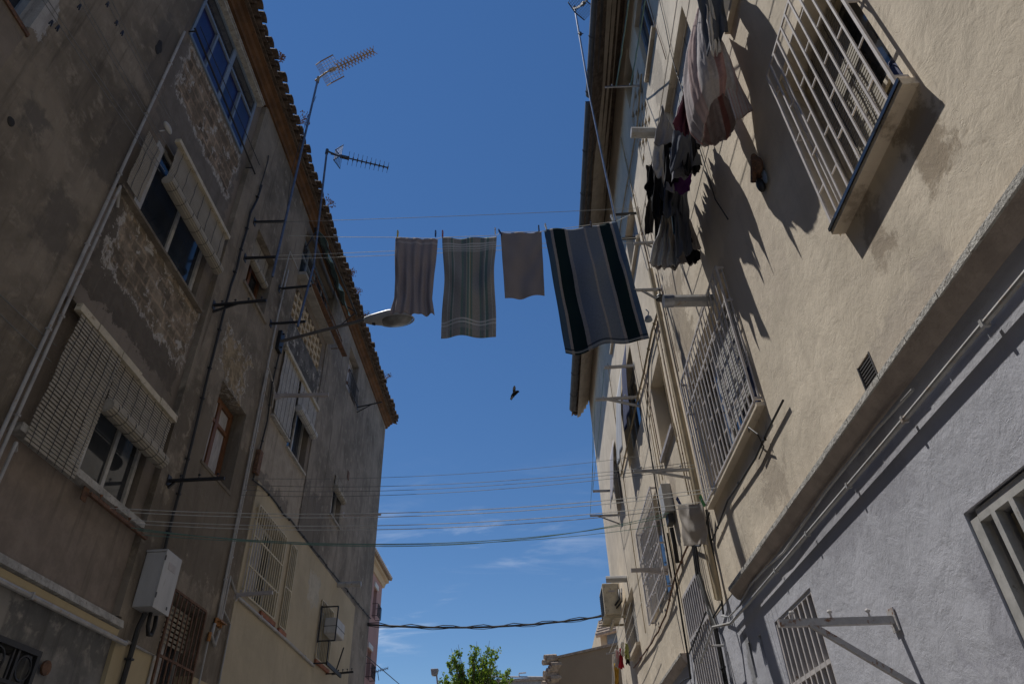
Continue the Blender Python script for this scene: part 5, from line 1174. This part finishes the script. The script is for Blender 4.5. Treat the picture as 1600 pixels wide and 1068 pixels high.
# far laundry at the end of the right wall
GF = 'small washing at the far end of the right wall'
for i, (nm, lb_, ct, q, m_, sd_) in enumerate((
    ('shirt', 'white shirt over mustard cloth in the far washing', 'shirt', ((960, 1014), (966, 1014), (967, 1042), (960, 1040)), 'white', 1),
    ('cloth', 'mustard cloth hanging lowest in the far washing', 'cloth', ((960, 1036), (966, 1036), (968, 1075), (961, 1075)), 'mustard', 2),
    ('shirt', 'red shirt in the far washing', 'shirt', ((968, 1012), (971, 1012), (975, 1044), (967, 1044)), 'red', 3),
    ('cloth', 'small white cloth behind the red shirt', 'cloth', ((970, 1002), (974, 1003), (976, 1024), (971, 1024)), 'white', 4),
    ('shirt', 'olive top in the far washing', 'shirt', ((977, 1004), (981, 1006), (984, 1030), (976, 1028)), 'olive', 5),
    ('sock', 'black socks below the olive top', 'socks', ((978, 1028), (984, 1029), (984, 1038), (978, 1036)), 'black', 6),
    ('bed_sheet', 'long white sheet at the edge of the far washing', 'sheet', ((956, 1018), (961, 1018), (962, 1075), (957, 1075)), 'white', 7))):
    garment(nm, lb_, ct, 1.55+.04*i, *q, fb[m_], amp=.02, folds=1.5, seed=sd_, group=GF, nu=12, nv=14)
bY = at(951, 1020, X=1.55)
mb = MB(); mb.bar((XR, bY.y, bY.z), (1.5, bY.y, bY.z), .03, .03); tag(mb.build('washing_line_bracket', M['gridark']), 'dark bracket holding the far washing', 'bracket', GR)
for i in range(4):
    mb = MB(); x = 1.56+.09*i; mb.tube(arc((x, bY.y, bY.z), (x+.02, 11.9, 3.3), .05, 10), .005, 4); tag(mb.build('clothesline', M['cord']), ['outermost thin line of the far washing', 'second thin line of the far washing', 'third thin line of the far washing', 'innermost thin line of the far washing'][i], 'clothesline', 'lines strung along the sunlit wall')
# hanging pulleys
for i, (px, py, m_, lb_) in enumerate(((1013, 497, 'lblue', 'pale blue-green glass pulley hanging under the laundry'), (1031, 464, 'black', 'black pulley knob hanging by the duct'))):
    c = at(px, py, X=1.72); mb = MB(); mb.ell(c, .045, .045, .04, 12, 8); mb.ell(c-Vector((0, 0, .03)), .055, .055, .014, 12, 5); mb.tube([c+Vector((0, 0, .03)), c+Vector((.02, 0, .10)), c+Vector((-.01, 0, .15))], .008, 5)
    tag(mb.build('pulley', M[m_], smooth=True), lb_, 'pulley')
# ================================================================ BIRD
bd = thing('bird', 'dark bird flying with raised wings in the open sky', 'bird', at(805, 614, Y=11))
bc = at(804, 615, Y=11)
def pxy(px, py, dy=0): return at(px, py, Y=11+dy)
mb = MB()
def wing(mb, pts):
    k = len(pts)
    for i in range(k-1):
        (a, b), (c_, d) = pts[i], pts[i+1]
        mb.hexa([a, b, d, c_, a+Vector((0, .012, 0)), b+Vector((0, .012, 0)), d+Vector((0, .012, 0)), c_+Vector((0, .012, 0))])
body = [pxy(799.5, 621.5), pxy(801, 618, -.01), pxy(804, 614.5, -.02), pxy(807, 612.5, -.02), pxy(808.5, 612, -.02), pxy(810, 612.3, -.02)]
mb.tube(body, .03, 10, rs=[.008, .022, .032, .024, .018, .006])
wing(mb, [(pxy(802.5, 615.5), pxy(806, 613.5)), (pxy(801.6, 611), pxy(805.2, 610, .05)), (pxy(801.8, 607.5, .1), pxy(805.4, 607, .1)), (pxy(803.2, 604.8, .14), pxy(804.6, 604.8, .14))])
wing(mb, [(pxy(800.5, 616, -.02), pxy(804, 618, -.02)), (pxy(799.2, 619), pxy(802.2, 619.5, -.08)), (pxy(798.4, 621.4, -.12), pxy(800.2, 622.4, -.12))])
mb.v = [bc+(Vector(v)-bc)*1.25 for v in mb.v]; mb.build('body', M['bird'], bd, smooth=False)
# ================================================================ BEYOND THE ALLEY
pk = thing('house', 'pink house with pale tiled eaves beyond the left block', 'house', (-5.7, 24, GZ))
ph = [(25.6, 26.15, 7.05, 8.1), (25.35, 26.0, 5.0, 5.95)]
mb = MB()
XP = -5.7
PKY0, PKY1, PZ = 17.4, 27.0, 8.78
# facade with openings
def fac(X, y0, y1, z0, z1, holes, m, parent):
    ys = sorted({y0, y1, *[v for h in holes for v in h[:2]]}); zs = sorted({z0, z1, *[v for h in holes for v in h[2:]]}); mb = MB()
    for i in range(len(ys)-1):
        for j in range(len(zs)-1):
            my, mz = (ys[i]+ys[i+1])/2, (zs[j]+zs[j+1])/2
            hit = any(h[0] < my < h[1] and h[2] < mz < h[3] for h in holes)
            if not hit: mb.bx(X-.22, X, ys[i], ys[i+1], zs[j], zs[j+1])
    return mb.build('wall', m, parent)
fac(XP, PKY0, PKY1, GZ, PZ, ph, M['pink'], pk)
mb = MB(); mb.bx(XP-7, XP-.22, PKY1-.2, PKY1, GZ, PZ); mb.bx(XP-7, XP-.22, PKY0, PKY0+.2, GZ, PZ); mb.build('wall', M['pink'], pk)
mb = MB(); mb.extr([(XP-.1, PZ-.28), (XP+.05, PZ-.28), (XP+.12, PZ-.12), (XP+.22, PZ-.1), (XP+.22, PZ), (XP-.1, PZ+.02)], PKY0, PKY1+.15); mb.build('cornice', M['pcream'], pk)
mb = MB(); yv = PKY0
while yv < PKY1+.25: mb.tube([(XP+.34, yv, PZ+.04), (XP-3, yv, PZ+.9)], .075, 8); yv += .19
mb.hexa([(XP-3.5, PKY0, PZ+1), (XP+.3, PKY0, PZ), (XP+.3, PKY1+.2, PZ), (XP-3.5, PKY1+.2, PZ+1), (XP-3.5, PKY0, PZ+1.05), (XP+.3, PKY0, PZ+.04), (XP+.3, PKY1+.2, PZ+.04), (XP-3.5, PKY1+.2, PZ+1.05)])
mb.build('roof', M['tile2'], pk)
for h in ph:
    mb = MB(); mb.bx(XP-.18, XP-.14, h[0], h[1], h[2], h[2]+.05); mb.bx(XP-.18, XP-.14, h[0], h[1], h[3]-.05, h[3]); mb.bx(XP-.18, XP-.14, h[0], h[0]+.05, h[2]+.05, h[3]-.05); mb.bx(XP-.18, XP-.14, h[1]-.05, h[1], h[2]+.05, h[3]-.05)
    fo = mb.build('window', M['white'], pk); mb = MB(); mb.bx(XP-.2, XP-.182, h[0], h[1], h[2], h[3]); mb.build('pane', M['glassb'], fo)
    mb = MB(); mb.bx(XP, XP+.05, h[0]-.04, h[1]+.04, h[3], h[3]+.16); mb.build('blind_box', M['white'], fo)
    mb = MB()
    for i in range(9): mb.tube([(XP+.2, h[0]-.05+.085*i, h[2]), (XP+.2, h[0]-.05+.085*i, h[2]+.42)], .009, 4)
    for zz in (h[2], h[2]+.42):
        mb.tube([(XP, h[0]-.05, zz), (XP+.2, h[0]-.05, zz), (XP+.2, h[1]+.05, zz), (XP, h[1]+.05, zz)], .011, 4)
    mb.build('rail', M['black'], fo)
a4 = thing('tv_antenna', 'small brown antenna sticking out below the pink house windows', 'antenna', at(585, 1050, Y=26), 'television antennas')
q0, q1 = at(582, 1050, Y=26), at(606, 1043, Y=26.3)
mb = MB(); mb.bar(q0, q1, .02, .02)
for i in range(9):
    c = q0.lerp(q1, i/8); mb.tube([c-Vector((0, .0, .05)), c+Vector((0, 0, .05))], .012, 4)
mb.build('boom', M['rust'], a4); mb = MB(); mb.tube([at(592, 1062, Y=26), at(590, 1048, Y=26)], .012, 5); mb.build('mast', M['rust'], a4)
mb = MB(); mb.tube(arc(at(570, 1022, X=-5.2), at(632, 1075, Y=30), .0, 8), .014, 5); tag(mb.build('power_cable', M['cable']), 'thin dark cable slanting down from the pink house', 'cable')
# tan building
tb = thing('house', 'plain tan gable wall with broken tiles at its left edge', 'house', (3, 24, GZ))
Y0 = 24
e1, e2 = at(872, 1028, Y=Y0), at(960, 1008, Y=Y0)
mb = MB(); x0, x1 = e1.x, e2.x+3; z0 = e1.z; z1 = e1.z+(e2.z-e1.z)*(x1-e1.x)/(e2.x-e1.x)
mb.hexa([(x0, Y0, GZ), (x1, Y0, GZ), (x1, Y0+8, GZ), (x0, Y0+8, GZ), (x0, Y0, z0), (x1, Y0, z1), (x1, Y0+8, z1), (x0, Y0+8, z0)]); mb.build('wall', M['tan'], tb)
mb = MB(); mb.hexa([(x0-.05, Y0-.04, z0), (x1, Y0-.04, z1), (x1, Y0+8, z1), (x0-.05, Y0+8, z0), (x0-.05, Y0-.04, z0+.07), (x1, Y0-.04, z1+.07), (x1, Y0+8, z1+.07), (x0-.05, Y0+8, z0+.07)]); mb.build('roof', M['tile2'], tb)
mb = MB(); rn = random.Random(4)
for i in range(13):
    p = at(862+rn.uniform(-7, 7)-(i > 8)*4, 1024+i*4.2, Y=Y0-.1); mb.tube([p+Vector((-.16, 0, -.03)), p+Vector((.22, .2, .02))], .085+rn.uniform(-.01, .02), 7)
mb.bx(x0-.28, x0-.005, Y0+.02, Y0+1, GZ, z0-.25)
mb.build('broken_tiles', M['tile2'], tb)
hc = thing('house', 'cream house with tiled eave and blue window above the tan wall', 'house', (4, 30, GZ))
Yc = 29; c0, c1 = at(939, 1005, Y=Yc), at(936, 978, Y=Yc)
XC = c0.x
mb = MB(); mb.bx(XC, XC+6, Yc, Yc+6, GZ, at(945, 968, Y=Yc).z); mb.build('wall', M['pcream'], hc)
mb = MB(); a, b = at(931, 992, Y=Yc-.3), at(946, 954, Y=Yc+.3)
for i in range(10):
    p = a.lerp(b, i/9); mb.tube([p, p+Vector((2.5, 0, .5))], .1, 7)
mb.hexa([a+Vector((.1, 0, 0)), a+Vector((3, 0, .3)), b+Vector((3, 3, .6)), b+Vector((.1, 3, 0)), a+Vector((.1, 0, .1)), a+Vector((3, 0, .4)), b+Vector((3, 3, .7)), b+Vector((.1, 3, .1))])
mb.build('roof', M['tile2'], hc)
mb = MB(); p = at(957, 985, Y=Yc-.02); mb.bx(p.x-.25, p.x+.5, Yc-.05, Yc-.01, p.z-.5, p.z+.5); mb.build('window', M['lblue'], hc)
# flat roof with railing behind the tree
fl = thing('house', 'low flat roofed building with a rail behind the tree', 'house', (-1, 40, GZ))
p0, p1 = at(775, 1065, Y=40), at(870, 1062, Y=40)
mb = MB(); mb.bx(p0.x-2, p1.x+2, 40, 50, GZ, p0.z); mb.build('wall', M['concrete'], fl)
mb = MB(); mb.bx(p0.x-2.1, p1.x+2, 39.9, 50, p0.z, p0.z+.12); mb.build('roof', M['tile2'], fl)
r0, r1 = at(765, 1056, Y=40), at(858, 1057, Y=40)
mb = MB(); mb.tube([r0, r1], .04, 6)
for t in (.05, .35, .7, .98): q = r0.lerp(r1, t); mb.tube([q, Vector((q.x, q.y, p0.z))], .03, 6)
mb.build('rail', M['box'], fl)
q = at(811, 1056, Y=40); mb = MB(); mb.tube([q, at(811, 1051, Y=40), at(822, 1050, Y=40)], .035, 5); mb.build('vent_pipe', M['gridark'], fl)
# far street lamp
Yl = 28; fl2 = thing('street_lamp', 'boxy street lamp on a thin pole left of the tree', 'street lamp', at(684, 1068, Y=Yl))
hp = at(679, 1049, Y=Yl)
mb = MB(); mb.hexa([hp+Vector(v) for v in ((-.10, -.12, -.13), (.10, -.12, -.11), (.10, .12, -.11), (-.10, .12, -.13), (-.14, -.14, .10), (.15, -.14, .10), (.15, .14, .10), (-.14, .14, .10))]); bevel(mb.build('head', M['lamp'], fl2), .03)
mb = MB(); mb.ell(hp+Vector((.02, -.02, -.125)), .075, .075, .03, 10, 5); mb.build('lens', M['lens'], fl2)
mb = MB(); mb.tube([hp+Vector((.08, 0, -.1)), hp+Vector((.12, 0, -.4)), Vector((hp.x+.12, Yl, GZ))], .03, 6); mb.build('pole', M['gridark'], fl2)
# tree
def leafmat(name, c):
    m, nt, b = new_mat(name); tc_ = nd(nt, 'ShaderNodeTexCoord').outputs['Object']
    cc = mixc(nt, sstep(nt, noise_(nt, tc_, 3, 4, .7), .3, .7), tuple(x*.55 for x in c), tuple(x*1.25 for x in c))
    nt.links.new(cc, b.inputs['Base Color']); b.inputs['Roughness'].default_value = .5
    t = nd(nt, 'ShaderNodeBsdfTranslucent'); nt.links.new(mixc(nt, .5, cc, (.30, .42, .03)), t.inputs[0]); mx = nd(nt, 'ShaderNodeMixShader'); mx.inputs[0].default_value = .45
    nt.links.new(b.outputs[0], mx.inputs[1]); nt.links.new(t.outputs[0], mx.inputs[2]); nt.links.new(mx.outputs[0], nt.nodes['Material Output'].inputs[0]); return m
YT = 30; tp = at(740, 1068, Y=YT)
tr = thing('tree', 'bright green leafy tree rising between the two blocks', 'tree', (tp.x, YT, GZ))
tm = MB(); lm = MB(); rn = random.Random(12)
tm.tube([(tp.x, YT, GZ), (tp.x+.1, YT, 1.5), (tp.x, YT, 3.6)], .15, 8, rs=[.2, .15, .11])
def leaf(p, s):
    d = Vector([rn.gauss(0, 1) for _ in range(3)]).normalized(); e_ = d.orthogonal().normalized(); f_ = d.cross(e_)
    a = rn.random()*6.28; e2 = e_*math.cos(a)+f_*math.sin(a)
    i = len(lm.v); lm.v += [p, p+d*s*.5+e2*s*.32, p+d*s, p+d*s*.5-e2*s*.32]; lm.f.append((i, i+1, i+2, i+3)); lm.m.append(0)
tips = [(705, 1012), (716, 1006), (745, 1001), (765, 1000), (733, 1022), (757, 1018), (772, 1008), (690, 1048), (778, 1038), (792, 1050), (700, 1035), (722, 1032), (748, 1030), (768, 1032), (712, 1050), (738, 1046), (760, 1050), (782, 1056), (695, 1062), (725, 1060), (750, 1062), (741, 1012), (709, 1024), (735, 1034), (757, 1036), (797, 1045)]
ctr = Vector((tp.x, YT, 3.6))
for k_, (px, py) in enumerate(tips+tips):
    t_ = at(px+(rn.uniform(-8, 8) if k_ >= len(tips) else 0), py+(14 if k_ >= len(tips) else 0), Y=YT+rn.uniform(-.9, .9))
    mid = ctr.lerp(t_, .5)+Vector((rn.uniform(-.2, .2), rn.uniform(-.2, .2), -.1))
    br = [ctr, mid, ctr.lerp(t_, .8), t_]
    tm.tube(br, .03, 5, rs=[.05, .03, .015, .005])
    for q in range(8):
        f_ = rn.uniform(.45, 1); a = ctr.lerp(t_, f_); dd = Vector([rn.gauss(0, .24) for _ in range(3)])*(1.25-f_*.8)+Vector((0, 0, .08))
        tm.tube([a, a+dd], .005, 3)
        for l in range(26):
            leaf(a+dd*rn.random()*1.1+Vector([rn.gauss(0, .035) for _ in range(3)]), rn.uniform(.07, .13))
tm.build('trunk', M['bark'], tr); lm.build('crown', leafmat('leaf_green', (.15, .25, .03)), tr)
# ================================================================ LIGHT, SKY, CAMERA
sd = Vector((-1, .5, 3)).normalized()
elev = math.asin(sd.z); rot_ = math.atan2(sd.x, sd.y)
wd = bpy.data.worlds.new('World'); bpy.context.scene.world = wd; wd.use_nodes = True
nt = wd.node_tree; bg = nt.nodes['Background']
sk = nt.nodes.new('ShaderNodeTexSky'); sk.sky_type = 'NISHITA'; sk.sun_disc = False
sk.sun_elevation = elev; sk.sun_rotation = rot_ % (2*math.pi); sk.altitude = 100; sk.air_density = 1.0; sk.dust_density = .0; sk.ozone_density = 3.0
tc = nt.nodes.new('ShaderNodeTexCoord'); gen = tc.outputs['Generated']
sp = nt.nodes.new('ShaderNodeSeparateXYZ'); nt.links.new(gen, sp.inputs[0])
warp = nt.nodes.new('ShaderNodeVectorMath'); warp.operation = 'DIVIDE'; nt.links.new(gen, warp.inputs[0])
cz = mth(nt, 'ADD', sp.outputs[2], .12); cv = nt.nodes.new('ShaderNodeCombineXYZ')
for i in range(3): nt.links.new(cz, cv.inputs[i])
nt.links.new(cv.outputs[0], warp.inputs[1])
cl = noise_(nt, scaled(nt, warp.outputs[0], (1.0, 2.6, 1)), 2.3, 9, .62, .8)
cl2 = noise_(nt, warp.outputs[0], .9, 3, .5)
low = mth(nt, 'SUBTRACT', 1.0, sstep(nt, sp.outputs[2], .22, .48))
k = mth(nt, 'MULTIPLY', mth(nt, 'MULTIPLY', sstep(nt, cl, .50, .74), sstep(nt, cl2, .40, .62)), low)
hs = nt.nodes.new('ShaderNodeHueSaturation'); hs.inputs['Saturation'].default_value = 1.2; hs.inputs['Hue'].default_value = .503; nt.links.new(sk.outputs[0], hs.inputs['Color'])
c = mixc(nt, mth(nt, 'MULTIPLY', k, .42), hs.outputs[0], (9.0, 9.6, 10.6))
nt.links.new(c, bg.inputs[0]); bg.inputs[1].default_value = .11
sl = bpy.data.lights.new('sun', 'SUN'); sl.energy = 5.0; sl.angle = math.radians(.53); sl.color = (1, .965, .91)
so = bpy.data.objects.new('sun', sl); C.objects.link(so); so.rotation_euler = (-sd).to_track_quat('-Z', 'Y').to_euler(); so.location = (0, 0, 30)
cam = bpy.data.cameras.new('camera'); cam.sensor_width = 36; cam.lens = 36*F_/1600; cam.clip_start = .05; cam.clip_end = 2000
co = bpy.data.objects.new('camera', cam); C.objects.link(co); bpy.context.scene.camera = co
co.matrix_world = Matrix((AX[0], -AX[1], -AX[2])).transposed().to_4x4()
vs = bpy.context.scene.view_settings; bpy.context.scene.display_settings.display_device = 'sRGB'
vs.view_transform = 'Standard'; vs.look = 'None'; vs.exposure = -.2; vs.gamma = 1
